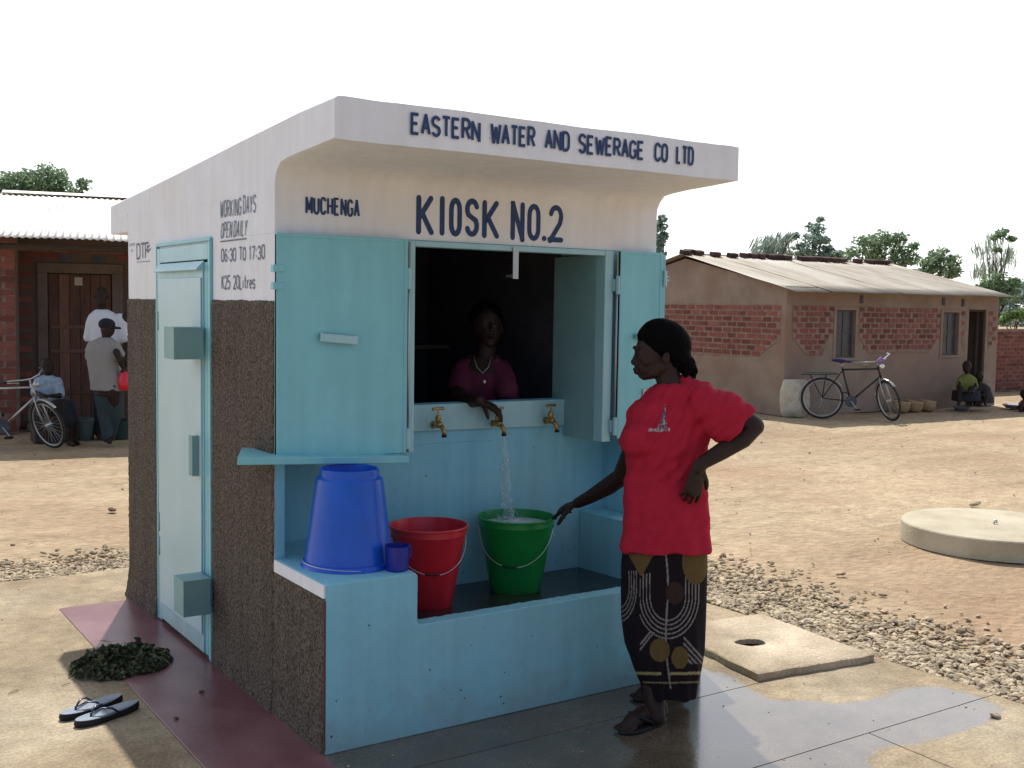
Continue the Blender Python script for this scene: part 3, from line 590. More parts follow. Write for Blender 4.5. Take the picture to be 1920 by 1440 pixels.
def letters(name, text, org, right, up, nrm, height, width, thick, m, round_=True, slant=0., jit=.0, gap=.42, drop=0., parent=None, space=.75):
    """hand-painted stroke lettering laid on a wall plane; width = total width of the line"""
    right, up, nrm = Vector(right), Vector(up), Vector(nrm)
    tot = sum((space if c == ' ' else WID.get(c, 1) + gap) for c in text) - gap
    ux = width / tot; x = 0; mb = MB(); rnd = random.Random(sum(map(ord, text)))
    for c in text:
        if c == ' ': x += space; continue
        wd = WID.get(c, 1); jx, jy, js = rnd.uniform(-jit, jit), rnd.uniform(-jit, jit), 1 + rnd.uniform(-jit, jit)
        strokes = []
        for st in G[c]:
            pts = []
            for (a, b_) in st:
                X_ = (x + a * wd) * ux; Y_ = (b_ * js + jy) * (height - thick) + thick / 2
                pts.append(Vector((X_ + slant * Y_ + jx * thick, Y_ + drop * X_, 0)))
            # drop duplicates
            q = [pts[0]]
            for p in pts[1:]:
                if (p - q[-1]).length > thick * .08: q.append(p)
            pts = q
            if len(pts) < 2: continue
            cur = [pts[0]]; closed_ = (pts[0] - pts[-1]).length < 1e-6
            for i in range(1, len(pts)):
                cur.append(pts[i])
                if i < len(pts) - 1:
                    t0, t1 = (pts[i] - pts[i - 1]).normalized(), (pts[i + 1] - pts[i]).normalized()
                    if t0.dot(t1) < .35:
                        cur[-1] = pts[i] + t0 * thick * .30; strokes.append(cur); cur = [pts[i] - t1 * thick * .30]
            strokes.append(cur)
        for si, pts in enumerate(strokes):
            off = .0009 + .00022 * si; L_ = []; R_ = []
            for i, p in enumerate(pts):
                t0 = (p - pts[i - 1]).normalized() if i else None; t1 = (pts[i + 1] - p).normalized() if i < len(pts) - 1 else None
                if t0 is None: t0 = t1
                if t1 is None: t1 = t0
                n0 = Vector((-t0.y, t0.x, 0)); n1 = Vector((-t1.y, t1.x, 0)); mi = n0 + n1
                if mi.length < .3: mi = n0
                mi.normalize(); k = thick / 2 / max(.6, mi.dot(n0))
                k *= 1 + .08 * noise.noise(Vector((p.x * 40, p.y * 40, 3)))
                L_.append(p + mi * k); R_.append(p - mi * k)
            poly_rows = [(l, r) for l, r in zip(L_, R_)]
            tf = lambda v: Vector(org) + right * v.x + up * v.y + nrm * off
            vs_ = []; fs = []
            for l, r in poly_rows: vs_ += [tf(l), tf(r)]
            fs = [(2 * i, 2 * i + 1, 2 * i + 3, 2 * i + 2) for i in range(len(poly_rows) - 1)]
            mb.add(vs_, fs)
            if round_ and c not in 'O0':
                for e, (p, t) in enumerate(((pts[0], (pts[0] - pts[1]).normalized()), (pts[-1], (pts[-1] - pts[-2]).normalized()))):
                    nn = Vector((-t.y, t.x, 0)); arcp = [tf(p + (nn * math.cos(a) + t * math.sin(a)) * thick / 2) for a in [PI * i / 6 for i in range(7)]]
                    mb.add(arcp, [tuple(range(7))])
        x += wd + gap
    me = mb.mesh(name); o = link(name, me, m, parent or K); return o
FR, FU, FN = (1, 0, 0), (0, 0, 1), (0, -1, 0)
def txt(*a, **k): return letters('painted_lettering', *a, **k)
for wd_, a_, b_ in (('EASTERN', .302, .614), ('WATER', .659, .876), ('AND', .921, 1.050), ('SEWERAGE', 1.092, 1.452), ('CO', 1.507, 1.587), ('LTD', 1.633, 1.741)):
    txt(wd_, (a_ + .006, -C - .0045, 2.367), (1, 0, .0), FU, FN, .083, b_ - a_ - .012, .0125, M_ink, round_=False, jit=.03, gap=.42)
for wd_, a_, b_ in (('K', .650, .742), ('I', .771, .797), ('O', .820, .888), ('S', .902, .980), ('K', .992, 1.088), ('N', 1.151, 1.229), ('O', 1.245, 1.321), ('2', 1.366, 1.455)):
    th_ = .0245
    txt(wd_, (a_ + th_ / 2, -.0005, 2.037), (1, 0, .0), FU, FN, .176, max(.003, b_ - a_ - th_), th_, M_ink, jit=.02)
mb = MB(); mb.tube([(1.343, -.003, 2.051), (1.343, .002, 2.051)], .0125, 14); mb.build('painted_dot', M_ink, K)
txt('MUCHENGA', (.137, -.002, 2.095), FR, FU, FN, .074, .238, .0098, M_ink, round_=False, jit=.02, gap=.6)
SR, SN = (0, -1, 0), (-1, 0, 0)
txt('WORKING DAYS', (-.001, .660, 2.106), SR, (0, -.0, 1), SN, .078, .445, .0066, M_ink2, round_=False, jit=.03, gap=.5, slant=.05, space=.6)
txt('OPEN DAILY', (-.001, .655, 2.014), SR, FU, SN, .072, .33, .0066, M_ink2, round_=False, jit=.03, gap=.5, slant=.2, space=.6)
mb = MB(); mb.box(-.002, -.0012, .325, .66, 1.998, 2.004); mb.build('painted_underline', M_ink2, K)
txt('06:30 TO 17:30', (-.001, .647, 1.906), SR, FU, SN, .062, .535, .0072, M_ink2, round_=False, jit=.03, gap=.4, space=1.1)
txt('K25 20Litres', (-.001, .644, 1.782), SR, FU, SN, .065, .420, .0070, M_ink2, round_=False, jit=.03, gap=.35, space=1.1)
txt('DTF', (-.001, 2.064, 1.955), SR, FU, SN, .092, .24, .011, M_ink2, round_=False, gap=.22)
for P_ in ([(-.0018, 1.85, 2.0), (-.0018, 1.775, 2.012), (-.0018, 1.85, 1.985)], [(-.0018, 1.86, 2.026), (-.0018, 1.80, 2.03), (-.0018, 1.855, 2.008)]):
    mb = MB(); mb.prism(P_, (0, 0, 0), (-.0008, 0, 0)); mb.build('painted_emblem', M_ink2, K)
mb = MB(); mb.box(-.0026, -.0018, 1.80, 2.07, 1.940, 1.943); mb.build('painted_underline', M_ink2, K)
txt('SUPPORTED', (-.001, 2.225, 2.035), SR, FU, SN, .016, .125, .003, M_ink3, round_=False)
txt('BY', (-.001, 2.18, 2.0), SR, FU, SN, .018, .035, .0035, M_ink3, round_=False)

# ------------------------------------------------------------------ buckets
def bucket(name, c, r0, r1, h, m, label, grp=None, inv=False, lean=None, rings=True):
    """r0 base radius, r1 rim radius"""
    t = empty(name, c, label=label, cat='bucket')
    w_ = .003
    p = [(r0 - .004, 0), (r0, .006), (r0 + (r1 - r0) * .12, h * .14), (r0 + (r1 - r0) * .13, h * .145), (r0 + (r1 - r0) * .9, h * .88), (r1 - .001, h * .9), (r1, h - .012), (r1 + .007, h - .011), (r1 + .009, h - .004), (r1 + .006, h), (r1 - .001, h), (r1 - .004, h - .01), (r0 + (r1 - r0) * .88 - w_, h * .87), (r0 - w_, .006), (.001, .005)]
    if inv: p = [(.001, h - .03), (r0 - .010, h - .03), (r0 - .007, h - .002), (r0 - .002, h), (r0 + .001, h - .004), (r0 + .003, h - .028), (r0 + .007, h - .034), (r0 + .016, h - .040), (r0 + .020, h - .060), (r1 - .006, .022), (r1 + .004, .020), (r1 + .006, .006), (r1 + .012, .0), (r1 - .004, 0)]
    q = MB(); q.lathe(p, n=48); body = q.build('bucket_body', m, t, auto=.5)
    return t
def bail(t, r, z, drop, ang, inv=False, grip=True):
    """wire handle hanging at one side: ang = direction in plan that it hangs towards"""
    e = Vector((math.cos(ang), math.sin(ang), 0)); s = Vector((-e.y, e.x, 0)); pts = []
    for i in range(25):
        a = PI * i / 24; k = math.sin(a)
        rr = r + .006
        # swing: hangs close to the wall of the bucket
        pts.append(s * (rr * math.cos(a)) + e * (rr * k * 1.0) + Vector((0, 0, z - drop * k)))
    q = MB(); q.tube(pts, .0018, 6); q.build('bucket_handle', M_wire, t, smooth=True)
    if grip:
        q = MB(); q.tube(pts[11:15], .004, 8); q.build('handle_grip', M_black, t, smooth=True)
    for s_ in (1, -1):
        q = MB(); P_ = s * ((r + .004) * s_) + Vector((0, 0, z)); q.tube([P_ - s * .008 * s_, P_ + s * .006 * s_], .007, 8); q.build('handle_lug', bpy.data.objects[t.name].children[0].data.materials[0], t)
tc = math.atan2(-F.y, -F.x)          # direction in plan towards the camera
bb = bucket('bucket', (.238, -.215, ZT), .120, .186, .395, M_bluep, 'large blue bucket upside down on the left pedestal under the ledge', inv=True)
pts = [Vector((.19 * math.cos(a), .19 * math.sin(a), .012 - .008 * math.sin(a - tc))) for a in [tc - 1.9 + 2.3 * i / 24 for i in range(25)]]
q = MB(); q.tube(pts, .002, 6); q.build('bucket_handle', M_wire, bb, smooth=True)
rb = bucket('bucket', (.745, .02, .362), .110, .174, .372, M_redp, 'empty red bucket standing in the trough beside the left pedestal')
bail(rb, .163, .325, .15, tc + .25)
GB = Vector((1.252, .06, .355))
gb = bucket('bucket', GB, .122, .182, .365, M_greenp, 'green bucket in the trough being filled under the running tap')
bail(gb, .172, .32, .17, tc - .1)
# cup
cp = empty('plastic_cup', (.350, -.425, ZT), label='small dark blue plastic cup on the pedestal edge in front of the red bucket', cat='cup')
q = MB(); q.lathe([(.040, 0), (.045, .004), (.050, .10), (.0525, .101), (.049, .102), (.042, .006), (.001, .005)], n=28); q.build('cup_body', M_dblue, cp, auto=.6)
q = MB(); q.tube([(.05, .02, .085), (.075, .03, .08), (.078, .031, .045), (.052, .02, .03)], .004, 6); q.build('cup_handle', M_dblue, cp, smooth=True)
# water in green bucket
M_water = mat('water', (.55, .66, .70), .08, (.7, .78, .8), 30, .006, 45, spec=.6)
M_foam = mat('foaming_water', (.60, .68, .71), .35, (.42, .52, .57), 60, .003, 80, spec=.5)
q = MB(); V = [Vector((0, 0, 0))]; Fs = []; nr, na = 14, 40
for i in range(1, nr + 1):
    for k in range(na):
        r = .169 * i / nr; a = 2 * PI * k / na; x, y = r * math.cos(a), r * math.sin(a)
        e = math.exp(-((x + .02) ** 2 + (y + .02) ** 2) / .006); z = e * (.022 + .02 * noise.noise(Vector((x * 60, y * 60, 2)))) + .002 * noise.noise(Vector((x * 40, y * 40, 5)))
        V.append(Vector((x, y, z)))
Fs += [(0, 1 + k, 1 + (k + 1) % na) for k in range(na)] + [(1 + i * na + k, 1 + (i + 1) * na + k, 1 + (i + 1) * na + (k + 1) % na, 1 + i * na + (k + 1) % na) for i in range(nr - 1) for k in range(na)]
q.add(V, Fs); wo = q.build('bucket_water', M_foam, smooth=True); wo.location = GB + Vector((0, 0, .325)); tag(wo, 'foaming water nearly filling the green bucket', 'water')
# stream
TAPX = bpy.data.objects['tap.001'].location
S0 = Vector((TAPX.x + .007, YB - .1095, TAPX.z - .058)); S1 = Vector((S0.x + .012, S0.y - .03, GB.z + .335))
M_stream = mat('falling_water', (.50, .60, .66), .12, (.66, .74, .78), 50, .003, 70, spec=.6, trans=.25)
nt = M_stream.node_tree; b = nt.nodes['Principled BSDF']; g_ = nd(nt, 'ShaderNodeNewGeometry'); n_ = nd(nt, 'ShaderNodeTexNoise'); n_.inputs['Scale'].default_value = 34; mp = nd(nt, 'ShaderNodeMapping'); mp.inputs['Scale'].default_value = (1, 1, .25); nt.links.new(g_.outputs['Position'], mp.inputs[0]); nt.links.new(mp.outputs[0], n_.inputs['Vector'])
r_ = nd(nt, 'ShaderNodeMapRange'); r_.inputs[1].default_value = .3; r_.inputs[2].default_value = .7; r_.inputs[3].default_value = .15; r_.inputs[4].default_value = .48; nt.links.new(n_.outputs[0], r_.inputs[0]); nt.links.new(r_.outputs[0], b.inputs['Alpha'])
q = MB(); st = []
for i in range(60):
    t = i / 59; p = S0.lerp(S1, t) + Vector((.006 * math.sin(t * 7) * t, 0, 0)); st.append((p, .0085 + .020 * t ** .6 + .004 * noise.noise(Vector((t * 14, 0, 0)))))
rs = []
for i, (p, r) in enumerate(st):
    rs.append([p + Vector((math.cos(a), math.sin(a), 0)) * r * (1 + (.15 + .45 * i / 59) * noise.noise(Vector((math.cos(a) * 1.4, math.sin(a) * 1.4, i * .25)))) for a in [2 * PI * k / 14 for k in range(14)]])
q.rings(rs)
for _ in range(34):
    t = random.uniform(.25, 1); c = S0.lerp(S1, t); r = .012 + .03 * t; a = random.uniform(0, 2 * PI)
    q.ell(c + Vector((math.cos(a) * r * random.uniform(.8, 1.3), math.sin(a) * r, 0)), .0022, .0022, random.uniform(.003, .016), n=6)
for _ in range(60):
    a = random.uniform(0, 2 * PI); r = random.uniform(.01, .07); q.ell(S1 + Vector((math.cos(a) * r, math.sin(a) * r, random.uniform(-.01, .05) * (1 - r / .09))), .003, .003, .004, n=6)
tag(q.build('water_stream', M_stream, smooth=True), 'stream of water falling from the middle tap into the green bucket', 'water')
# ------------------------------------------------------------------ brick helper
def brick_mesh(i, lx=.22, hz=.068, d=.05):
    rnd = random.Random(i); mb = MB(); mb.box(-lx / 2, lx / 2, 0, d, -hz / 2, hz / 2); me = mb.mesh('brick')
    bm = bmesh.new(); bm.from_mesh(me); bmesh.ops.recalc_face_normals(bm, faces=bm.faces)
    for v in bm.verts: v.co += Vector((rnd.uniform(-.007, .007), rnd.uniform(-.004, .004), rnd.uniform(-.005, .005)))
    bm.to_mesh(me); bm.free(); return me
def lay_bricks(parent, cells, m, meshes, right=(1, 0, 0), outn=(0, -1, 0), proud=.012):
    r = Vector(right); o_ = Vector(outn)
    for k, (u, z, w_) in enumerate(cells):
        me = meshes[k % len(meshes)]
        if not me.materials: me.materials.append(m)
        o = bpy.data.objects.new('brick', me); COL.objects.link(o); o.parent = parent
        X = r * w_; M = Matrix(((X.x, -o_.x, 0, 0), (X.y, -o_.y, 0, 0), (0, 0, 1, 0), (0, 0, 0, 1)))
        o.matrix_local = Matrix.Translation(r * u + o_ * proud + Vector((0, 0, z)) + (Vector(lay_bricks.base))) @ M
lay_bricks.base = (0, 0, 0)
def inpoly(x, y, P): return pdist(x, y, P) < 0
def sheet(name, u0, u1, v0, z0, v1, z1, parent, m, amp=.009, per=.085, nu=None, dz=0.):
    """corrugated sheet from eave (v0,z0) to ridge (v1,z1), waves across u"""
    nu = nu or int((u1 - u0) / per * 6); V = []; Fc = []; nv = 6
    sag = [random.uniform(-.006, .006) for _ in range(nv + 1)]
    for j in range(nv + 1):
        for i in range(nu + 1):
            u = u0 + (u1 - u0) * i / nu; t = j / nv
            z = z0 + (z1 - z0) * t + amp * math.sin(2 * PI * u / per) + dz + sag[j] + .008 * noise.noise(Vector((u * .8, t * 2, z0)))
            V.append((u, v0 + (v1 - v0) * t, z))
    n = nu + 1; b0 = len(V); V += [(x, y, z - .004) for x, y, z in V]
    for j in range(nv):
        for i in range(nu):
            a = j * n + i; Fc += [(a, a + 1, a + n + 1, a + n), (b0 + a + n, b0 + a + n + 1, b0 + a + 1, b0 + a)]
    for i in range(nu):
        Fc += [(i + 1, i, b0 + i, b0 + i + 1), (nv * n + i, nv * n + i + 1, b0 + nv * n + i + 1, b0 + nv * n + i)]
    for j in range(nv):
        Fc += [(j * n, (j + 1) * n, b0 + (j + 1) * n, b0 + j * n), ((j + 1) * n + nu, j * n + nu, b0 + j * n + nu, b0 + (j + 1) * n + nu)]
    me = bpy.data.meshes.new(name); me.from_pydata(V, [], Fc); return link(name, me, m, parent, smooth=True)

# ------------------------------------------------------------------ house on the right
M_plas = mat('mud_plaster', (.33, .26, .205), .95, (.25, .19, .15), 2.2, .008, 14, col3=(.27, .18, .135), scale3=.9)
M_brick = mat('red_brick', (.25, .088, .066), .9, (.18, .066, .054), 7, .004, 50, island=.3)
M_brick2 = mat('brown_brick', (.105, .058, .042), .95, (.08, .048, .036), 7, .004, 50, island=.35)
M_mort = mat('mortar', (.31, .225, .185), .95, (.2, .14, .115), 9, .004, 40)
M_roof = mat('weathered_roof_sheet', (.315, .29, .24), .65, (.215, .175, .125), 2.2, .001, 60, spec=.4, metal=.15, col3=(.37, .345, .295), scale3=.5, stretch=(2.4, .5, 1))
M_wood = mat('dark_old_wood', (.075, .05, .038), .85, (.05, .035, .028), 9, .003, 40, stretch=(3, 3, .4))
M_glass = mat('dusty_window_pane', (.085, .08, .08), .3, (.05, .05, .055), 6, spec=.5)
HR = empty('house', (12.222, 8.43, -.02), -.044, 'long low house with plastered walls, red brick panels and bricks along its roof ridge', 'house')
HL, HE, HV, HZ, HD = 5.562, 2.135, 2.615, 2.693, 5.23
def hb(name, m, parent=HR, **k): return lambda mb: mb.build(name, m, parent, **k)
ops = [(1.17, 1.64, .96, 1.78), (3.95, 4.40, .98, 1.77), (4.69, 5.20, 0, 1.83)]
fw = MB(); us = [0] + [q for o_ in ops for q in o_[:2]] + [HL]
for i in range(0, len(us), 2): fw.box(us[i], us[i + 1], 0, .2, 0, HE + .02)
for u0, u1, z0, z1 in ops:
    fw.box(u0, u1, .0005, .1995, z1, HE + .0195)
    if z0 > 0: fw.box(u0, u1, .0005, .1995, 0, z0)
fw.build('wall', M_plas, HR)
gw = MB(); gw.prism([(0.001, .201, 0), (.001, HD, 0), (.001, HD, HE + .02), (.001, HV, HZ - .01), (.001, .201, HE + .04)], (0, 0, 0), (.2, 0, 0)); gw.build('wall', M_plas, HR)
gw = MB(); gw.prism([(HL - .2, .201, 0), (HL - .2, HD, 0), (HL - .2, HD, HE + .02), (HL - .2, HV, HZ - .01), (HL - .2, .201, HE + .04)], (0, 0, 0), (.199, 0, 0)); gw.build('wall', M_plas, HR)
gw = MB(); gw.box(.201, HL - .201, HD - .2, HD - .001, 0, HE); gw.build('wall', M_plas, HR)
# slightly raised plaster pilaster at the corner
gw = MB(); gw.box(-.012, .10, -.012, -.0005, 0, HE - .01); gw.box(-.012, -.0005, -.0005, .11, 0, HE - .01); gw.build('corner_plaster', M_plas, HR, bevel=.004)
bms = [brick_mesh(i) for i in range(6)]
pan = [[(.14, 1.84), (1.07, 1.84), (1.07, 1.42), (.86, 1.03), (.47, 1.03), (.15, 1.30)], [(1.74, 1.84), (3.86, 1.80), (3.86, 1.35), (3.60, 1.04), (1.98, 1.04), (1.74, 1.33)], [(4.44, 1.80), (4.60, 1.80), (4.60, 1.05), (4.44, 1.3)], [(5.28, 1.80), (5.48, 1.80), (5.47, 1.3), (5.30, 1.1)]]
cells = []
for P_ in pan:
    zlo = min(z for u, z in P_); zhi = max(z for u, z in P_); r = 0; z = zhi - .045
    while z > zlo + .01:
        u = min(u for u, z_ in P_) + .06 - (.1 if r % 2 else 0)
        while u < max(u for u, z_ in P_):
            w_ = random.uniform(.78, 1.0)
            if inpoly(u, z, P_) : 
                full = inpoly(u - .09, z, P_) and inpoly(u + .09, z, P_)
                cells.append((u, z, w_ * .82 if full else .45))
            u += .212
        z -= .094; r += 1
lay_bricks(HR, cells, M_brick, bms, proud=.010)
def panel_bed(P_, name='mortar_bed'):
    mb = MB(); mb.prism([(u, -.0045, z) for u, z in P_], (0, 0, 0), (0, .004, 0)); mb.build(name, M_mort, HR)
for P_ in pan: panel_bed(P_)
def ragged(P_, f, name='plaster_edge'):
    pts = []
    for i in range(len(P_)):
        a_, b_ = Vector(P_[i - 1]), Vector(P_[i]); n_ = max(2, int((b_ - a_).length / .03))
        for k in range(n_):
            p = a_.lerp(b_, k / n_); j = Vector((noise.noise(Vector((p.x * 13, p.y * 13, 1))), noise.noise(Vector((p.x * 13, p.y * 13, 7))))) * .012; pts.append(f(p.x + j.x, p.y + j.y))
    mb = MB(); mb.tube(pts, [.009 + .006 * noise.noise(p * 9) for p in pts], 6, closed=True, flat=(Vector((0, 1, 0)) if abs(pts[0].y - pts[5].y) < .001 else Vector((1, 0, 0)), .6)); mb.build(name, M_plas, HR, smooth=True)
for P_ in pan: ragged(P_, lambda x, y: Vector((x, -.004, y)))
GP = [(.13, 1.84), (3.35, 1.84), (3.35, .90), (.65, .97), (.12, 1.28)]
mb = MB(); mb.prism([(-.0035, v, z) for v, z in GP], (0, 0, 0), (.0045, 0, 0)); mb.build('mortar_bed', M_mort, HR); ragged(GP, lambda x, y: Vector((-.003, x, y)))
cells = []; z = 1.795; r = 0
while z > .9:
    v = .2 - (.12 if r % 2 else 0)
    while v < 3.35:
        if inpoly(v, z, GP): cells.append((-v, z, random.uniform(.86, 1.0)))
        v += .245
    z -= .098; r += 1
lay_bricks(HR, cells, M_brick, bms, right=(0, -1, 0), outn=(-1, 0, 0), proud=.009)
# windows: steel frames with panes, set back
for u0, u1, z0, z1 in ops[:2]:
    f = MB(); t = .03
    f.box(u0 + .002, u0 + t, .05, .09, z0, z1); f.box(u1 - t, u1 - .002, .05, .09, z0, z1); f.box(u0 + t, u1 - t, .0505, .0895, z1 - t, z1 - .001); f.box(u0 + t, u1 - t, .0505, .0895, z0 + .001, z0 + t)
    zm = z0 + (z1 - z0) * .52; f.box(u0 + t, u1 - t, .052, .088, zm - .012, zm + .012); um = (u0 + u1) / 2; f.box(um - .01, um + .01, .053, .087, z0 + t, zm - .012); f.box(um - .01, um + .01, .053, .087, zm + .012, z1 - t)
    fo = f.build('window', M_box if 0 else mat('grey_window_frame', (.10, .10, .10), .6), HR, bevel=.003)
    for a, b_, c, d in ((u0 + t, um - .01, z0 + t, zm - .012), (um + .01, u1 - t, z0 + t, zm - .012), (u0 + t, um - .01, zm + .012, z1 - t), (um + .01, u1 - t, zm + .012, z1 - t)):
        q = MB(); q.box(a, b_, .066, .070, c, d); q.build('pane', M_glass, fo)
    s_ = MB(); s_.box(u0 - .07, u1 + .07, -.018, .045, z0 - .05, z0 - .002); s_.build('window_sill', M_plas, HR, bevel=.006)
    s_ = MB(); s_.box(u0 - .06, u0, -.012, -.0006, z0, z1 + .05); s_.box(u1, u1 + .06, -.012, -.0006, z0, z1 + .05); s_.box(u0, u1, -.0118, -.0007, z1, z1 + .05); s_.build('plaster_surround', M_plas, HR, bevel=.003)
u0, u1, z0, z1 = ops[2]
f = MB(); f.box(u0, u0 + .04, .03, .12, 0, z1); f.box(u1 - .04, u1, .03, .12, 0, z1); f.box(u0 + .04, u1 - .04, .0305, .1195, z1 - .04, z1 - .001); f.build('door_frame', M_wood, HR, bevel=.003)
q = MB(); q.box(u0 + .045, u0 + .075, .12, .60, .02, z1 - .05); q.build('door', M_wood, HR, bevel=.003)
for u, z in ((1.77, 1.97), (3.94, 1.965), (4.49, 1.95)):
    q = MB(); q.box(u - .035, u + .035, -.016, -.0015, z - .07, z + .07); q.build('air_brick', M_dark, HR)  # flat dark block painted as the shade inside a vent slot
# roof sheets
EV, EZ = -.30, 2.075; RZ = 2.76
u = -.14; k = 0
while u < 5.6:
    sheet('roof_sheet', u, min(u + .92, 5.68), EV + random.uniform(-.02, .02), EZ + random.uniform(-.006, .006), HV, RZ, HR, M_roof, dz=.004 * (k % 2) * 2, amp=.007, per=.076)
    sheet('roof_sheet', u, min(u + .92, 5.68), HD + .28, EZ, HV, RZ - .004, HR, M_roof, dz=.004 * (k % 2) * 2, amp=.007, per=.076)
    u += .86; k += 1
q = MB(); q.tube([(-.13, HV, RZ + .008), (5.67, HV, RZ + .008)], .02, 8); q.build('ridge_roll', M_roof, HR, smooth=True)
M_rb = mat('dark_roof_brick', (.11, .060, .048), .95, (.07, .045, .04), 14, .004, 50, island=.3)  # darker brown than the wall bricks
rbm = [brick_mesh(50 + i, .20, .075, .10) for i in range(4)]
for me_ in rbm: me_.materials.append(M_rb)
ez = Matrix.Rotation(-.044, 4, 'Z')
rl = [(-.06, 2.50), (.13, 2.60), (.28, 2.52), (.62, 2.45), (1.02, 2.42), (1.40, 2.5), (1.62, 2.5), (1.86, 2.52), (2.10, 2.5), (2.30, 2.52), (2.5, 2.5), (2.9, 2.48), (3.12, 2.5), (3.34, 2.52), (3.56, 2.5), (3.8, 2.5), (4.03, 2.48), (4.5, 2.5), (4.86, 2.5), (5.1, 2.52), (5.32, 2.5)]
ORD = 'first second third fourth fifth sixth seventh eighth ninth tenth eleventh twelfth thirteenth fourteenth fifteenth sixteenth seventeenth eighteenth nineteenth twentieth twenty-first'.split()
for i, (u, v) in enumerate(rl):
    o = bpy.data.objects.new('ridge_brick', rbm[i % 4]); COL.objects.link(o)
    zz = EZ + (RZ - EZ) * (v - EV) / (HV - EV) + .052
    o.matrix_world = Matrix.Translation(ez @ Vector((u, v, 0)) + Vector((12.222, 8.43, zz - .02))) @ Matrix.Rotation(-.044 + random.uniform(-.25, .25), 4, 'Z') @ Matrix.Rotation(.22, 4, 'X')
    lb = 'dark brick on the roof ridge of the long house, ' + ('the leftmost, over the gable tip' if i == 0 else 'the rightmost of the row' if i == 20 else 'the ' + ORD[i] + ' from the left')
    tag(o, lb, 'brick', 'bricks weighing down the roof ridge')

# ------------------------------------------------------------------ house on the left
LHm = empty('house', (.779, 11.766, -.02), -.236, 'dark brick house with a bright corrugated roof over its shaded porch', 'house')
M_lroof = mat('bright_roof_sheet', (.80, .77, .74), .5, (.5, .46, .40), 1.2, .001, 50, metal=.15, spec=.4)
q = MB(); q.box(-.05, .48, .0, .25, 0, 2.76); q.box(.48, 1.57, .001, .249, 2.235, 2.755); q.box(1.57, 4.9, .0, .25, 0, 2.76); q.box(.60, 1.44, .12, .2, 0, 2.12)
q.box(-.05, .2, .2505, 5.2, 0, 2.6); q.box(4.7, 4.9, .2505, 5.2, 0, 2.6); q.box(.201, 4.699, 5.0, 5.199, 0, 2.6)
q.prism([(-.05, .2505, 2.601), (-.05, 5.2, 2.601), (-.05, 2.76, 3.3)], (0, 0, 0), (.2, 0, 0))
q.build('wall', M_mort if 0 else mat('dark_mortar', (.12, .09, .075), .95), LHm)
q = MB(); q.box(-.30, .25, -.62, -.012, 0, 2.62); q.build('porch_pier', M_mort, LHm)
cells = []; z = .06; r = 0
while z < 2.45:
    u = .30 - (.12 if r % 2 else 0)
    while u < 2.4:
        ok = (u < .40 or u > 1.66) or z > 2.29
        if abs(z - 2.31) < .06 and (abs(u - .83) < .12 or abs(u - 1.25) < .12): ok = False
        if ok and u > .28: cells.append((u, z, random.uniform(.9, 1.02)))
        u += .238
    z += .084; r += 1
lay_bricks(LHm, cells[:200], M_brick2, bms, proud=.010)
cells = []; z = .06; r = 0
while z < 2.55:
    for u in ((.13, -.11) if r % 2 else (.19, -.02, -.22)): cells.append((u, z, 1.0 if r % 2 or u < .1 else .5))
    z += .084; r += 1
lay_bricks.base = (0, -.62, 0); lay_bricks(LHm, cells, M_brick2, bms, proud=.012); lay_bricks.base = (0, 0, 0)
for u in (.83, 1.25):
    q = MB(); q.box(u - .08, u + .08, -.008, -.0012, 2.245, 2.355); q.build('air_vent', M_dark, LHm)  # dark box stands in for the shade of an open vent hole
M_plas2 = mat('grey_brown_plaster', (.17, .135, .11), .95, (.13, .105, .09), 4, .003, 30)
for nm, a in (('door_post', (.48, .605, 0, 2.10)), ('door_post', (1.425, 1.57, 0, 2.10)), ('door_lintel', (.48, 1.57, 2.101, 2.235))):
    q = MB(); q.box(a[0], a[1], -.035, .119, a[2], a[3]); q.build(nm, M_plas2, LHm, bevel=.006)
dr = MB(); dr.box(.61, 1.42, .06, .075, .06, 2.095); dl = dr.build('door', M_wood, LHm)
M_wood2 = mat('reddish_door_plank', (.17, .085, .06), .75, (.11, .062, .048), 9, .003, 40, stretch=(3, 3, .4), island=.3)
for i in range(6):
    q = MB(); q.box(.612 + i * .1345, .612 + i * .1345 + .128, .043, .0595, .07, 2.09); q.build('plank', M_wood2, dl, bevel=.003)
for z in (.45, 1.35, 1.02):
    q = MB(); q.box(.63, 1.40, .030, .0425, z, z + .05); q.build('door_rail', M_wood2, dl, bevel=.003)
q = MB(); q.box(.945, 1.045, .038, .0415, 1.94, 2.05); tag(q.build('paper_notice', mat('paper', (.45, .42, .36), .8)), 'small pale paper notice pinned at the top of the dark doorway door', 'notice').matrix_world = LHm.matrix_basis
bpy.data.objects['paper_notice'].matrix_world = Matrix.Translation((.779, 11.766, -.02)) @ Matrix.Rotation(-.236, 4, 'Z')
q = MB(); q.box(.35, 1.75, -.42, -.036, 0, .10); q.build('doorstep', M_plas2, LHm, bevel=.012)
u = -.16; k = 0
while u < 4.9:
    sheet('roof_sheet', u, min(u + .80, 5.2), -1.52, 2.481, 2.76, 3.38, LHm, M_lroof, dz=.006 * (k % 2), amp=.008, per=.085)
    sheet('roof_sheet', u, min(u + .80, 5.2), 5.5, 2.6, 2.76, 3.374, LHm, M_lroof, dz=.006 * (k % 2), amp=.008, per=.085)
    u += .74; k += 1
q = MB(); q.prism([(-.14, 2.55, 3.372), (-.14, 2.76, 3.425), (-.14, 2.97, 3.372), (-.14, 2.76, 3.415)], (0, 0, 0), (5.3, 0, 0)); q.build('ridge_cap', M_lroof, LHm)
for u in (.05, 1.7, 3.3, 4.9):
    q = MB(); q.tube([(u, -1.38, 2.43), (u, .1, 2.66)], .035, 8); q.build('rafter', M_wood, LHm, smooth=True)
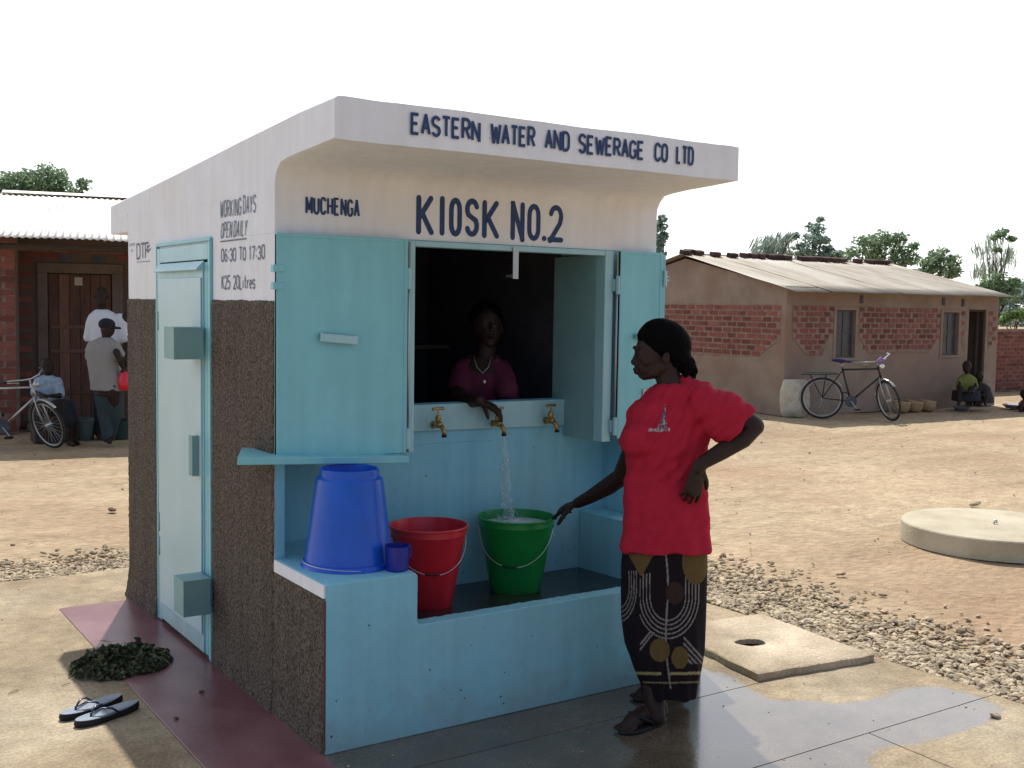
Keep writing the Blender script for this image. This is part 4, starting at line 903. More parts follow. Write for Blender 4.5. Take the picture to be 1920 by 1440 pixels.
q = MB(); q.tube([(-.12, -1.30, 2.385), (5.1, -1.30, 2.385)], .04, 8); q.build('porch_beam', M_wood, LHm, smooth=True)
q = MB(); q.tube([(3.6, -1.30, 0), (3.6, -1.30, 2.36)], .045, 8); q.build('porch_post', M_wood, LHm, smooth=True)

# brick wall far right
bw = empty('brick_wall', (18.9, 10.6, -.02), -.06, 'low reddish brick wall beyond the right end of the long house', 'wall')
q = MB(); q.box(0, 14, 0, .18, 0, 1.42); q.build('wall_core', M_mort, bw)
cells = []; z = .06; r = 0
while z < 1.38 and len(cells) < 280:
    u = .15 if r % 2 else .03
    while u < 4.2:
        cells.append((u, z, 1.0)); u += .242
    z += .09; r += 1
lay_bricks(bw, cells, mat('wall_brick', (.16, .068, .05), .95, (.115, .06, .045), 6, .004, 50, island=.25), bms, proud=.012)

# ------------------------------------------------------------------ trees
def leafmat(name, c, c2):
    m = mat(name, c, .6, c2, .5, spec=.25, island=.45); nt = m.node_tree; b = nt.nodes['Principled BSDF']; out = nt.nodes['Material Output']
    tl = nd(nt, 'ShaderNodeBsdfTranslucent'); mx = nd(nt, 'ShaderNodeMixShader'); mx.inputs[0].default_value = .42; nt.links.new(b.inputs['Base Color'].links[0].from_socket, tl.inputs[0])
    nt.links.new(b.outputs[0], mx.inputs[1]); nt.links.new(tl.outputs[0], mx.inputs[2]); nt.links.new(mx.outputs[0], out.inputs[0]); return m
M_leafA = leafmat('broad_leaves', (.17, .26, .14), (.24, .33, .20))  # leaf colours here are lightened in place of distance haze
M_leafB = leafmat('blue_green_leaves', (.20, .29, .24), (.27, .36, .30))
M_leafC = leafmat('pale_drooping_leaves', (.36, .43, .36), (.26, .33, .26))
M_leafD = leafmat('haze_tinted_leaves', (.20, .27, .24), (.26, .33, .30))  # pale bluish tint puts the air haze into the leaf colour
M_bark = mat('bark', (.12, .09, .065), .95, (.08, .06, .045), 8, .01, 20)
def leaves(mb, c, r, n, size, rng, flatz=.75, shape='blob', dirv=None, aspect=.5):
    for _ in range(n):
        while True:
            d = Vector((rng.gauss(0, 1), rng.gauss(0, 1), rng.gauss(0, 1))).normalized(); rr = r * (rng.random() ** .38)
            p = Vector((d.x * rr, d.y * rr, d.z * rr * flatz))
            if noise.noise((Vector(c) + p) * (1.7 / max(r, .3))) > -.22 + .25 * (rr / r): break
            if rng.random() < .12: break
        p = p + Vector(c)
        if dirv is None: a = Vector((rng.gauss(0, 1), rng.gauss(0, 1), rng.gauss(0, .6))).normalized()
        else: a = (Vector(dirv) + Vector((rng.gauss(0, .25), rng.gauss(0, .25), rng.gauss(0, .2)))).normalized()
        b_ = a.cross(Vector((rng.gauss(0, 1), rng.gauss(0, 1), rng.gauss(0, 1)))).normalized()
        s = size * rng.uniform(.6, 1.3)
        mb.add([p - a * s * .5, p + b_ * s * aspect * .5, p + a * s * .55, p - b_ * s * aspect * .5], [(0, 1, 2, 3)])
def tree(px, d, blobs, label, m, size=0.109, dens=1084, seed=1, base=None, group='trees beyond the houses', droop=None, aspect=.5, flatz=.75, dirv=None):
    """blobs: (pixel x, pixel y, radius in pixels); the crown is built at depth d round the trunk"""
    rng = random.Random(seed); s = d / FPX
    b0 = at(px, 600, d); b0.z = -.02; t = empty('tree', b0, label=label, cat='tree', group=group)
    mb = MB(); tr = MB(); cs = []
    for bx, by, br in blobs:
        c = at(bx, by, d) + YL * rng.uniform(-.5, .5) * br * s - b0; cs.append((c, br * s)); leaves(mb, c, br * s, int(dens * (br * s) ** 2 / (size / .16) ** 2) + 30, size, rng, dirv=dirv, aspect=aspect, flatz=flatz)
        # back side blob so the crown has depth
        c2 = c + YL * br * s * .9 * rng.choice((-1, 1)); leaves(mb, c2, br * s * .8, int(dens * .5 * (br * s) ** 2 / (size / .16) ** 2) + 10, size, rng, dirv=dirv, aspect=aspect, flatz=flatz)
    top = sum((c for c, r in cs), Vector()) / len(cs); hub = Vector((top.x * .5, top.y * .5, max(.5, min(c.z - r for c, r in cs) * .8)))
    h = top.z; tr.tube([(0, 0, -.1), hub * .5 + Vector((.03 * h, 0, 0)), hub], [.035 * h, .026 * h, .02 * h], 8)
    for c, r in cs:
        mid = hub.lerp(c, .5) + Vector((rng.uniform(-.1, .1) * r, rng.uniform(-.1, .1) * r, .15 * r)); tr.tube([hub, mid, c + Vector((0, 0, r * .3))], [.014 * h, .009 * h, .003 * h], 6)
    mb.build('crown', m, t); tr.build('trunk', M_bark, t, smooth=True)
    return t
tree(60, 30, [(95, 335, 38), (60, 345, 42), (20, 350, 40), (-15, 370, 45), (120, 365, 36), (155, 345, 17), (150, 375, 20), (60, 400, 60), (120, 400, 34), (0, 405, 40)], 'leafy dark green tree behind the bright corrugated roof on the left', M_leafA, size=0.116, dens=1084, seed=3)
tree(1240, 34, [(1238, 425, 16), (1243, 410, 10), (1236, 450, 18), (1232, 475, 18), (1245, 442, 10)], 'slim dark tree just past the right edge of the kiosk', M_leafB, size=0.136, dens=1084, seed=4)
tree(1440, 42, [(1432, 462, 26), (1455, 455, 24), (1470, 470, 22), (1420, 480, 22), (1445, 480, 26), (1478, 448, 12)], 'grey green windswept tree, leftmost behind the ridge of the long house', M_leafC, size=0.420, dens=1808, seed=5, dirv=(.45, 0, .75), aspect=.13)
tree(1510, 42, [(1530, 430, 20), (1522, 450, 24), (1543, 452, 15), (1505, 470, 22), (1530, 478, 24), (1538, 412, 9), (1492, 442, 9), (1555, 475, 14), (1550, 468, 10)], 'tall uneven tree with a pointed top behind the roof ridge', M_leafB, size=0.177, dens=851, seed=6)
tree(1575, 42, [(1570, 478, 12), (1556, 465, 8), (1580, 486, 10)], 'little round tree in the dip between two bigger trees', M_leafB, size=0.163, dens=980, seed=16)
tree(1650, 40, [(1620, 455, 26), (1650, 450, 26), (1680, 448, 20), (1690, 470, 24), (1600, 475, 20), (1640, 480, 34), (1705, 485, 20), (1715, 462, 10), (1680, 490, 22)], 'wide rounded green tree behind the middle of the long roof', M_leafA, size=0.163, dens=851, seed=7)
tree(1765, 36, [(1760, 480, 22), (1740, 492, 20), (1785, 490, 18), (1765, 505, 26), (1790, 510, 18), (1735, 510, 22)], 'bushy round tree behind the right end of the long roof', M_leafA, size=0.150, dens=929, seed=8)
tree(1865, 38, [(1880, 438, 14), (1895, 448, 10), (1865, 445, 10), (1870, 470, 9), (1868, 530, 30), (1845, 545, 22), (1890, 550, 26), (1860, 560, 26), (1900, 530, 16)], 'tall thin topped tree above the right end of the house', M_leafA, size=0.150, dens=878, seed=9)
tree(1850, 41, [(1850, 470, 24), (1860, 500, 28), (1838, 510, 20), (1885, 490, 22), (1868, 450, 20), (1895, 475, 14)], 'wispy pale tree with drooping fronds around the thin topped tree', M_leafC, size=0.550, dens=851, seed=10, dirv=(.15, 0, -1), aspect=.07)
tree(1905, 60, [(1905, 560, 30), (1930, 540, 34), (1900, 590, 20)], 'haze-tinted bluish tree far off at the right edge', M_leafD, size=0.400, dens=1084, seed=11)
tree(1900, 32, [(1890, 592, 14), (1905, 588, 14), (1925, 590, 18), (1882, 602, 9)], 'bright green bush showing over the low brick wall', leafmat('bright_leaves', (.14, .22, .06), (.10, .17, .05)), size=0.109, dens=1084, seed=12, group='bushes beyond the wall')
# distant wood that closes the yard off all round
rng = random.Random(5); mb = MB()
for k in range(150):
    a = 2 * PI * k / 150 + rng.uniform(-.02, .02); rr = rng.uniform(150, 190)
    c = Vector((rr * math.cos(a), rr * math.sin(a), rng.uniform(.5, 2.0))); leaves(mb, c, rng.uniform(3.5, 6), 330, 1.25, rng)
tag(mb.build('distant_wood', M_leafD), 'haze-tinted line of far off trees along the horizon', 'woodland', kind='stuff')

# ------------------------------------------------------------------ well cover, slab, yard things
M_conc = mat('pale_concrete', (.47, .42, .31), .9, (.37, .315, .22), 3, .006, 30, col3=(.52, .47, .37), scale3=1.3)
wc = empty('well_cover', (6.02, .58, -.02), label='round raised concrete cover with a little hook, lying on the dirt', cat='well cover')
prof_ = [(.685, 0), (.682, .140), (.675, .149), (.66, .152), (.002, .156)]
q = MB(); q.lathe([(.002, -.02)] + prof_, n=96); q.build('cover_slab', M_conc, wc, auto=.5)
q = MB(); q.tube([(-.05, -.02, .15), (-.05, -.02, .175), (-.04, -.025, .19), (-.03, -.03, .178), (-.035, -.028, .165)], .007, 7); q.build('lifting_hook', M_steel, wc, smooth=True)
rb_ = MB()
SQ = [(2.19, .03), (2.84, -.035), (2.785, -.85), (2.06, -.765)]
ms = bpy.data.meshes.new('inspection_slab'); bm = bmesh.new()
def sl(u, v):
    A_, B_, C_, D_ = [Vector(p) for p in SQ]; P_ = A_.lerp(B_, u).lerp(D_.lerp(C_, u), v); return P_
hc_ = Vector((2.41, -.38)); outer = []
for i in range(64):
    t = i / 16; s = t % 1
    P_ = [Vector(p) for p in SQ]; k = int(t) % 4; p = P_[k].lerp(P_[(k + 1) % 4], s); p += Vector((noise.noise(Vector((p.x * 8, p.y * 8, 0))), noise.noise(Vector((p.x * 8, p.y * 8, 9))))) * .014
    outer.append(p)
inner = []
for i in range(64):
    d = (outer[i] - hc_).normalized(); a = math.atan2(d.y, d.x); inner.append(hc_ + d * (.070 * (1 + .16 * math.cos(2 * a + .6) + .12 * noise.noise(Vector((math.cos(a) * 2, math.sin(a) * 2, 4))))))
V = []; Fc = []
for ring, z in ((inner, -.004), (inner, .030), ([i_.lerp(o_, .08) for i_, o_ in zip(inner, outer)], .038), ([i_.lerp(o_, .97) for i_, o_ in zip(inner, outer)], .040), (outer, .034), (outer, .001)):
    V += [(p.x, p.y, z + (.004 * noise.noise(Vector((p.x * 5, p.y * 5, 2))) if z > .01 else 0)) for p in ring]
for j in range(5):
    for i in range(64): Fc.append((j * 64 + i, j * 64 + (i + 1) % 64, (j + 1) * 64 + (i + 1) % 64, (j + 1) * 64 + i))
mb = MB(); mb.add(V, Fc); isl = mb.build('inspection_slab', M_sand, auto=.7); tag(isl, 'square concrete slab with a hole in it beside the wet floor', 'slab')
q = MB(); q.lathe([(.085, .0), (.001, .0)], (hc_.x, hc_.y, .0035), 20); tag(q.build('hole_floor', mat('hole_dirt', (.07, .045, .03), .95)), kind='structure')

# heap of leaves on the red strip
M_heap = mat('dark_limp_leaves', (.042, .055, .024), .75, (.125, .13, .068), 22, island=.5, spec=.25)
rng = random.Random(11); hp_ = empty('leaf_heap', (-.385, .95, .006), label='heap of dark wilted leaves and stalks lying half on the red strip', cat='leaves')
mb = MB()
for k in range(2300):
    a = rng.uniform(0, 2 * PI); r = rng.random() ** .55 * (1 + .22 * noise.noise(Vector((math.cos(a) * 1.6, math.sin(a) * 1.6, 8)))); x = .25 * r * math.cos(a) + .02 * math.sin(3 * a); y = .19 * r * math.sin(a); lump = .5 + .5 * noise.noise(Vector((x * 13, y * 13, 1))) + .25 * noise.noise(Vector((x * 34, y * 34, 2)))
    if r > .75 and lump < .42: continue
    z = max(.02, 1 - r * r) * .10 * max(.08, -.25 + 1.9 * lump) * rng.random() ** .4 + .004
    c = Vector((x, y, z)); u1 = Vector((rng.gauss(0, 1), rng.gauss(0, 1), rng.gauss(0, .8))).normalized(); u2 = u1.cross(Vector((rng.gauss(0, 1), rng.gauss(0, 1), rng.gauss(0, 1)))).normalized(); u3 = u1.cross(u2)
    s = rng.uniform(.006, .021); P_ = []
    for t in (-1, -.3, .4, 1):
        wd = s * (.25, .55, .5, .12)[[-1, -.3, .4, 1].index(t)]; cu = u3 * (s * .5 * math.sin(t * 2 + a))
        P_ += [c + u1 * s * t + u2 * wd + cu, c + u1 * s * t - u2 * wd + cu * .6 + u3 * rng.uniform(-.3, .3) * s]
    for p in P_: p.z = max(p.z, .001)
    mb.add(P_, [(0, 1, 3, 2), (2, 3, 5, 4), (4, 5, 7, 6)])
o = mb.build('leaf_mass', M_heap, hp_); o['kind'] = 'stuff'
mb = MB()
for k in range(26):
    a = rng.uniform(-1.2, .9); r = rng.uniform(.10, .2); x = r * math.cos(a); y = r * math.sin(a) * .8; d = Vector((math.cos(a + rng.uniform(-.6, .6)), math.sin(a + rng.uniform(-.6, .6)), 0)) * rng.uniform(.03, .08)
    mb.tube([(x, y, .03 * rng.random() + .012), (x + d.x * .5, y + d.y * .5, .035 + .015 * rng.random()), (x + d.x, y + d.y, .006)], .0016, 4)
o = mb.build('stalks', mat('pale_stalk', (.28, .27, .20), .7), hp_); o['kind'] = 'stuff'

# flip-flops
M_sole = mat('pale_blue_grey_rubber', (.22, .27, .33), .45, (.16, .20, .26), 20, spec=.4)
M_soleside = mat('black_rubber', (.015, .015, .018), .6)
M_strap = mat('dark_blue_strap', (.02, .035, .07), .35, spec=.5)
def sole_outline(L=.265, wmax=.092, n=36, mirror=1):
    P_ = []
    for i in range(n):
        a = 2 * PI * i / n; x = math.cos(a) * L / 2; s = math.sin(a)
        w_ = (wmax / 2) * (1 + .10 * math.cos(a) - .16 * math.exp(-((x + .01) / .05) ** 2)); P_.append(Vector((x, s * w_ + mirror * .006 * math.cos(a), 0)))
    return P_
def flipflop(heel, toe, label, mirror, group, z=0., mt=None, cat='flip flop', name='flip_flop', parent_tag=True):
    heel, toe = Vector(heel), Vector(toe); c = (heel + toe) / 2; a = math.atan2(toe.y - heel.y, toe.x - heel.x)
    t = empty(name, (c.x, c.y, z), a, label=label, cat=cat, group=group)
    P_ = sole_outline((toe - heel).length, mirror=mirror)
    mb = MB(); mb.rings([[p * 1.0 + Vector((0, 0, 0)) for p in P_], [p * 1.03 + Vector((0, 0, .012)) for p in P_], [p + Vector((0, 0, .021 + .010 * max(0, -p.x / .13) + .004 * max(0, p.x / .13))) for p in P_]]); mb.build('sole', M_soleside, t, smooth=False)
    mb = MB(); top = [p * .985 + Vector((0, 0, .0215 + .010 * max(0, -p.x / .13) + .004 * max(0, p.x / .13))) for p in P_]; mb.rings([top, [q_ + Vector((0, 0, .002)) for q_ in top]]); mb.build('footbed', mt or M_sole, t)
    kn = Vector((.075, .004 * mirror, .032))
    for s in (1, -1):
        e = Vector((-.025, s * .040, .024)); m1 = kn.lerp(e, .35) + Vector((0, s * .008, .026)); m2 = kn.lerp(e, .7) + Vector((0, s * .010, .022))
        mb = MB(); mb.tube([kn + Vector((0, 0, .004)), m1, m2, e], [.004, .007, .0085, .006], 8, flat=(ZL, .45)); mb.build('strap', M_strap, t, smooth=True)
    mb = MB(); mb.tube([(kn.x, kn.y, .02), (kn.x, kn.y, .038)], .0045, 8, round_=True); mb.build('toe_post', M_strap, t, smooth=True)
    return t
flipflop((-.50, .475, 0), (-.775, .385, 0), 'pale blue flip flop farther from the camera, of the pair on the ground', 1, 'pair of flip flops by the red strip', z=.002)
flipflop((-.465, .375, 0), (-.735, .265, 0), 'pale blue flip flop nearer the camera, of the pair on the ground', -1, 'pair of flip flops by the red strip', z=.002)

# ------------------------------------------------------------------ bicycles
def bicycle(org, dirx, k, label, steer=0., lean=0., light=True, frame_m=None):
    """local x forward from rear hub contact, z up"""
    a = math.atan2(dirx[1], dirx[0]); t = empty('bicycle', org, a, label=label, cat='bicycle'); t.rotation_euler = (lean, 0, a); t.scale = (k, k, k)
    fm = frame_m or mat('black_cycle_paint', (.015, .018, .02), .35, spec=.5); tyre = mat('tyre', (.035, .033, .032), .8); rim = M_steel; r = .335
    ptsof = lambda c, R_, M, n=40: [M @ Vector((R_ * math.cos(2 * PI * i / n), 0, R_ * math.sin(2 * PI * i / n))) + Vector(c) for i in range(n)]
    def wheel(c, M):
        q = MB(); q.tube(ptsof(c, r - .016, M), .019, 8, closed=True); w_ = q.build('wheel', tyre, t, smooth=True)
        q = MB(); q.tube(ptsof(c, r - .040, M), .012, 6, closed=True); q.build('rim', M_steel, w_, smooth=True)
        q = MB()
        for i in range(28):
            an = 2 * PI * i / 28; an2 = an + (.5 if i % 2 else -.5); s = .03 * (1 if i % 4 < 2 else -1)
            q.tube([M @ Vector((.02 * math.cos(an2), s, .02 * math.sin(an2))) + Vector(c), M @ Vector(((r - .045) * math.cos(an), 0, (r - .045) * math.sin(an))) + Vector(c)], .0016, 4)
        o = q.build('spokes', M_steel, w_); o['kind'] = 'stuff'
        q = MB(); q.tube([M @ Vector((0, -.05, 0)) + Vector(c), M @ Vector((0, .05, 0)) + Vector(c)], .022, 8); q.build('hub', M_steel, w_)
    I = Matrix.Identity(4); wheel((0, 0, r), I)
    bb, st, ht, hb_ = Vector((.45, 0, .30)), Vector((.30, 0, .84)), Vector((.86, 0, .84)), Vector((.90, 0, .72))
    q = MB(); q.tube([bb, st], .016, 8); q.tube([st + Vector((.01, 0, -.03)), ht], .015, 8); q.tube([bb, hb_], .016, 8); q.tube([ht + Vector((-.01, 0, .05)), hb_ + Vector((.01, 0, -.03))], .019, 8)
    for s in (.045, -.045): q.tube([bb + Vector((0, s * .6, 0)), (0, s, r)], .010, 6); q.tube([st + Vector((0, s * .4, -.05)), (0, s, r)], .008, 6)
    q.build('frame', fm, t, smooth=True)
    # fork and front wheel turn about the head tube
    S = Matrix.Rotation(steer, 4, Vector((-.3, 0, 1)).normalized()); hub = Vector((1.05, 0, r)); T_ = lambda v: S @ (Vector(v) - ht) + ht
    wheel(T_(hub), S)
    q = MB()
    for s in (.05, -.05): q.tube([T_((.905, s * .6, .71)), T_((.96, s, .55)), T_((1.05, s, r))], .011, 6)
    q.build('fork', M_steel if light else fm, t, smooth=True)
    q = MB(); q.tube([T_((.855, 0, .86)), T_((.84, 0, .96))], .012, 8)
    hbm = [T_((.74, .30, .99)), T_((.80, .24, 1.0)), T_((.88, .12, .985)), T_((.88, 0, .965)), T_((.88, -.12, .985)), T_((.80, -.24, 1.0)), T_((.74, -.30, .99))]
    q.tube(hbm, .011, 8); q.build('handlebar', M_steel, t, smooth=True)
    for s in (1, -1):
        q = MB(); q.tube([T_((.66, s * .31, .985)), T_((.76, s * .295, .99))], .017, 8, round_=True); q.build('grip', mat('grip', (.3, .28, .27), .6) if light else M_black, t, smooth=True)
        q = MB(); q.tube([T_((.72, s * .25, .955)), T_((.84, s * .16, .95))], .006, 6); q.build('brake_lever', M_steel, t, smooth=True)
    q = MB(); q.ell(Vector((0, 0, 0)), .13, .085, .03, ax=(Vector((1, 0, 0)), Vector((0, 1, 0)), Vector((0, 0, 1)))); q.ell(Vector((.11, 0, -.004)), .085, .03, .02, ax=(Vector((1, 0, 0)), Vector((0, 1, 0)), Vector((0, 0, 1))))
    o = q.build('saddle', mat('purple_saddle', (.035, .02, .12), .5), t, smooth=True); o.location = (.26, 0, .955); o.rotation_euler = (0, .06, 0)
    q = MB(); q.tube([st, (.275, 0, .93)], .012, 8); q.build('seat_post', M_steel, t, smooth=True)
    # rack, mudguards, chain wheel, lamp
    q = MB()
    for s in (-.07, 0, .07): q.tube([(-.34, s, .715), (.24, s, .735)], .008, 6)
    q.tube([(-.34, -.07, .715), (-.34, .07, .715)], .008, 6); q.tube([(.24, -.07, .735), (.24, .07, .735)], .008, 6)
    for s in (.07, -.07): q.tube([(-.2, s, .715), (0, s * .8, r)], .007, 6); q.tube([(0.05, s, .72), (0, s * .8, r)], .007, 6)
    q.build('carrier_rack', fm, t, smooth=True)
    q = MB(); q.box(-.32, .22, -.085, .085, .745, .76); q.build('rack_pad', mat('teal_pad', (.03, .13, .13), .6), t, bevel=.006)
    def guard(M, cz, a0, a1, nm):
        q = MB(); rs = []
        for i in range(17):
            an = a0 + (a1 - a0) * i / 16
            ring = []
            for (rr, y) in ((r + .022, -.028), (r + .034, -.014), (r + .034, .014), (r + .022, .028), (r + .029, .014), (r + .029, -.014)):
                ring.append(M(Vector((cz[0] + rr * math.cos(an), y, cz[1] + rr * math.sin(an)))))
            rs.append(ring)
        q.rings(rs); q.build(nm, M_steel if light else fm, t, smooth=True)
    guard(lambda v: v, (0, r), .5, 3.3, 'mudguard'); guard(T_, (1.05, r), .9, 3.2, 'mudguard')
    q = MB(); q.tube([bb + Vector((0, -.04, 0)), bb + Vector((0, -.052, 0))], .095, 20); q.build('chain_wheel', M_dark, t)
    q = MB(); q.tube([bb + Vector((0, -.06, 0)), bb + Vector((.10, -.065, -.13))], .009, 6); q.tube([bb + Vector((0, .06, 0)), bb + Vector((-.10, .065, .13))], .009, 6); q.build('crank', M_steel, t)
    for v in (bb + Vector((.10, -.11, -.13)), bb + Vector((-.10, .11, .13))):
        q = MB(); q.box(v.x - .045, v.x + .045, v.y - .04, v.y + .04, v.z - .012, v.z + .012); q.build('pedal', M_black, t)
    q = MB(); q.ell(T_((.97, 0, .90)), .045, .04, .04, ax=(Vector((1, 0, 0)), Vector((0, 1, 0)), Vector((0, 0, 1)))); q.build('headlamp', mat('chrome_lamp', (.8, .8, .78), .2, metal=.8) if light else fm, t, smooth=True)
    if light:
        q = MB(); q.tube([T_((.90, -.03, .97)), T_((.94, .02, 1.03)), T_((.92, .07, .98))], .022, 8, round_=True); q.build('purple_ribbon', mat('purple_cloth', (.25, .17, .5), .7), t, smooth=True)
    q = MB(); q.tube([(.02, .05, r), (-.07, .17, .0)], .008, 6); q.build('kick_stand', M_steel, t)
    return t
bd = XL * .97 - YL * .22; bd.normalize()
bicycle((12.50, 7.86, -.02), bd, 1.0, 'black bicycle with purple saddle and rear rack parked by the long house', steer=-1.15, lean=-.05)
fx = Vector((.95, 9.40, -.02)) - XL * (1.05 * .87)
bicycle(fx, XL, .87, 'old bicycle held by the seated child under the shaded porch', steer=-.55, lean=.14, light=False, frame_m=M_steel)

# sack, pots, basins
M_sack = mat('woven_sack', (.58, .53, .43), .9, (.48, .43, .34), 12, .004, 60)
mb = MB(); sz = []
for i in range(12):
    t = i / 11; a = .24 * (1 - .25 * abs(2 * t - 1) ** 3); b_ = .13 * (1 - .6 * abs(2 * t - 1) ** 4); sz.append((Vector((0, 0, .62 * t)) + YL * (.03 * t), a, b_))
mb.loft(sz, n=28, pw=2.8); sk = remesh(mb, 'sack', M_sack, None, .02, 4, disp=lambda p, n: .018 * noise.noise(p * 7) + .006 * noise.noise(p * 22)); p_ = at(1492, 700, 18.25); sk.location = (p_.x, p_.y, -.02); tag(sk, 'full pale woven sack standing behind the rear wheel of the bicycle', 'sack')
def HRw(u, v, z=-.02): p = ez @ Vector((u, v, 0)); return Vector((12.222 + p.x, 8.43 + p.y, z))
M_pot = mat('yellowish_plastic_pot', (.42, .30, .16), .5, (.34, .22, .12), 8)
for u, lb in ((2.50, 'yellowish round pot against the house wall, leftmost of three'), (2.83, 'yellowish round pot against the house wall, middle of three'), (3.18, 'yellowish round pot against the house wall, rightmost of three')):
    q = MB(); q.lathe([(.09, 0), (.13, .03), (.155, .10), (.15, .17), (.155, .20), (.147, .20), (.14, .17), (.145, .10), (.12, .035), (.002, .02)], n=24); o = q.build('pot', M_pot, smooth=True); o.location = HRw(u, -.32); o.rotation_euler = (random.uniform(-.1, .1), .1, 0); tag(o, lb, 'pot', 'pots along the house wall')
M_basin = mat('blue_grey_enamel', (.28, .32, .38), .35, spec=.5)
for u, v, r, lb in ((5.35, -.55, .20, 'shallow grey basin on the ground left of the right photo edge'), (5.75, -.80, .17, 'small pale basin on the ground nearest the right photo edge'), (4.05, -.40, .17, 'pale bowl on the ground in front of the seated person in yellow')):
    q = MB(); q.lathe([(r * .6, 0), (r * .95, .06), (r, .07), (r * .97, .075), (r * .58, .012), (.002, .01)], n=28); o = q.build('basin', M_basin, smooth=True); o.location = HRw(u, v); tag(o, lb, 'basin')
q = MB(); q.lathe([(.11, 0), (.155, .24), (.165, .245), (.163, .26), (.152, .255), (.105, .01), (.002, .008)], n=28); o = q.build('tub', mat('grey_green_plastic', (.10, .13, .12), .5), auto=.6); p_ = at(158, 810, 13.9); o.location = (p_.x, p_.y, -.02); tag(o, 'grey green tub on the porch ground between the seated child and the standing boy', 'tub')
q = MB(); q.lathe([(.13, 0), (.18, .22), (.185, .24), (.172, .235), (.125, .01), (.002, .008)], n=28); o = q.build('tub', mat('dark_green_plastic', (.03, .06, .05), .5), auto=.6); p_ = at(222, 812, 14.0); o.location = (p_.x, p_.y, -.02); tag(o, 'dark green tub behind the legs of the boy in the cap', 'tub')
q = MB(); q.lathe([(.02, -.11), (.075, -.10), (.08, 0), (.06, .09), (.02, .12)], n=16); o = q.build('red_bag', M_redp, smooth=True); o.location = at(234, 715, 13.25); tag(o, 'small red bag held by the boy in the cap at the kiosk edge', 'bag')
# ------------------------------------------------------------------ people
def hand(mb, wr, d, back, size=.175, curls=(.3, .3, .35, .4), spread=.10, thumb=1, thumb_out=.7, thumb_curl=.3):
    """wr wrist, d palm direction, back = back-of-hand normal, fingers curl away from it; thumb = side"""
    d = d.normalized(); back = (back - d * back.dot(d)).normalized(); s = d.cross(back) * thumb; k = size / .175
    kn = wr + d * .088 * k
    mb.tube([wr - d * .01, wr + d * .03 * k, wr + d * .075 * k, kn], [.026 * k, .034 * k, .040 * k, .034 * k], 12, round_=True, flat=(back, .42))
    L_ = (.066, .074, .069, .054)
    for i in range(4):
        o_ = (1.5 - i) * .0205 * k; p = kn + s * o_ - d * .004; a = spread * (1.5 - i) * .7; dd = (d * math.cos(a) + s * math.sin(a)).normalized(); P_ = [p]; c = 0
        for j, f in enumerate((.45, .32, .23)):
            c += curls[i] * (.7 if j == 0 else 1)
            P_.append(P_[-1] + (dd * math.cos(c) - back * math.sin(c)) * L_[i] * f * k)
        mb.tube([p - d * .02] + P_, [.0095 * k, .0098 * k, .0088 * k, .0078 * k, .0066 * k], 8, round_=True)
    p = wr + d * .022 * k + s * .026 * k; dd = (d * math.cos(thumb_out) + s * math.sin(thumb_out) - back * .25).normalized(); p2 = p + dd * .040 * k; p3 = p2 + (dd * math.cos(thumb_curl) + d * math.sin(thumb_curl) * .6 - back * math.sin(thumb_curl)).normalized() * .03 * k
    p4 = p3 + (dd * math.cos(2 * thumb_curl) + d * math.sin(2 * thumb_curl) * .6 - back * math.sin(2 * thumb_curl) * .8).normalized() * .022 * k
    mb.tube([p - d * .012 * k, p, p2, p3, p4], [.012 * k, .0145 * k, .012 * k, .0105 * k, .008 * k], 8, round_=True)

def proj(P):
    v = Vector(P) - O; z = v.dot(F); return 960 + FPX * v.dot(R) / z, 720 - FPX * v.dot(U) / z
# ---- the woman in the red shirt
DW = 4.66
def wp(x, y, dd=0.): return at(x, y, DW + dd)
PXM = FPX / DW
wroot_p = Vector((1.42, -.83, 0))
WO = empty('person', (0, 0, 0), label='woman in red t-shirt and patterned skirt, one hand on hip, touching the green bucket', cat='person')
b = MB()
# torso, pelvis (under the clothes)
b.loft([(wp(1258, 728), .060, .055), (wp(1262, 742), .11, .07), (wp(1265, 770), .16, .09), (wp(1255, 820), .165, .10), (wp(1248, 880), .150, .10), (wp(1248, 950), .165, .115), (wp(1248, 1020), .170, .12), (wp(1246, 1060), .150, .11)], n=28)
# legs
b.tube([wp(1222, 1040, .0), wp(1222, 1170, -.01), wp(1224, 1250, -.03), wp(1228, 1325, -.08), wp(1232, 1344, -.09)], [.085, .06, .055, .040, .036], 14, round_=True)
b.tube([wp(1275, 1040, .06), wp(1278, 1160, .12), wp(1277, 1240, .17), wp(1279, 1285, .20), wp(1282, 1296, .20)], [.085, .06, .055, .038, .034], 14, round_=True)
# feet: heel -> toe, pointing along -x in the yard
for hx, hy, dirv in ((1.355, -.90, Vector((-.985, -.10, 0))), (1.650, -.68, Vector((-.99, .06, 0)))):
    h = Vector((hx, hy, .026)); dirv.normalize(); sd_ = Vector((-dirv.y, dirv.x, 0))
    b.tube([h + Vector((0, 0, .012)), h + dirv * .05 + Vector((0, 0, .022)), h + dirv * .12 + Vector((0, 0, .022)), h + dirv * .18 + Vector((0, 0, .008)), h + dirv * .205], [.031, .036, .036, .036, .028], 12, round_=True)
    b.tube([h + Vector((0, 0, .03)), h + dirv * .035 + Vector((0, 0, .075)), h + dirv * .03 + Vector((0, 0, .12))], [.028, .034, .034], 12, round_=True)
    for i in range(5):
        o_ = (i - 2) * .0155; L_ = (.032, .034, .031, .028, .024)[i]
        b.tube([h + dirv * .19 + sd_ * o_ + Vector((0, 0, -.004)), h + dirv * (.205 + L_) + sd_ * o_ * 1.1 + Vector((0, 0, -.012))], [.011, .0085], 8, round_=True)
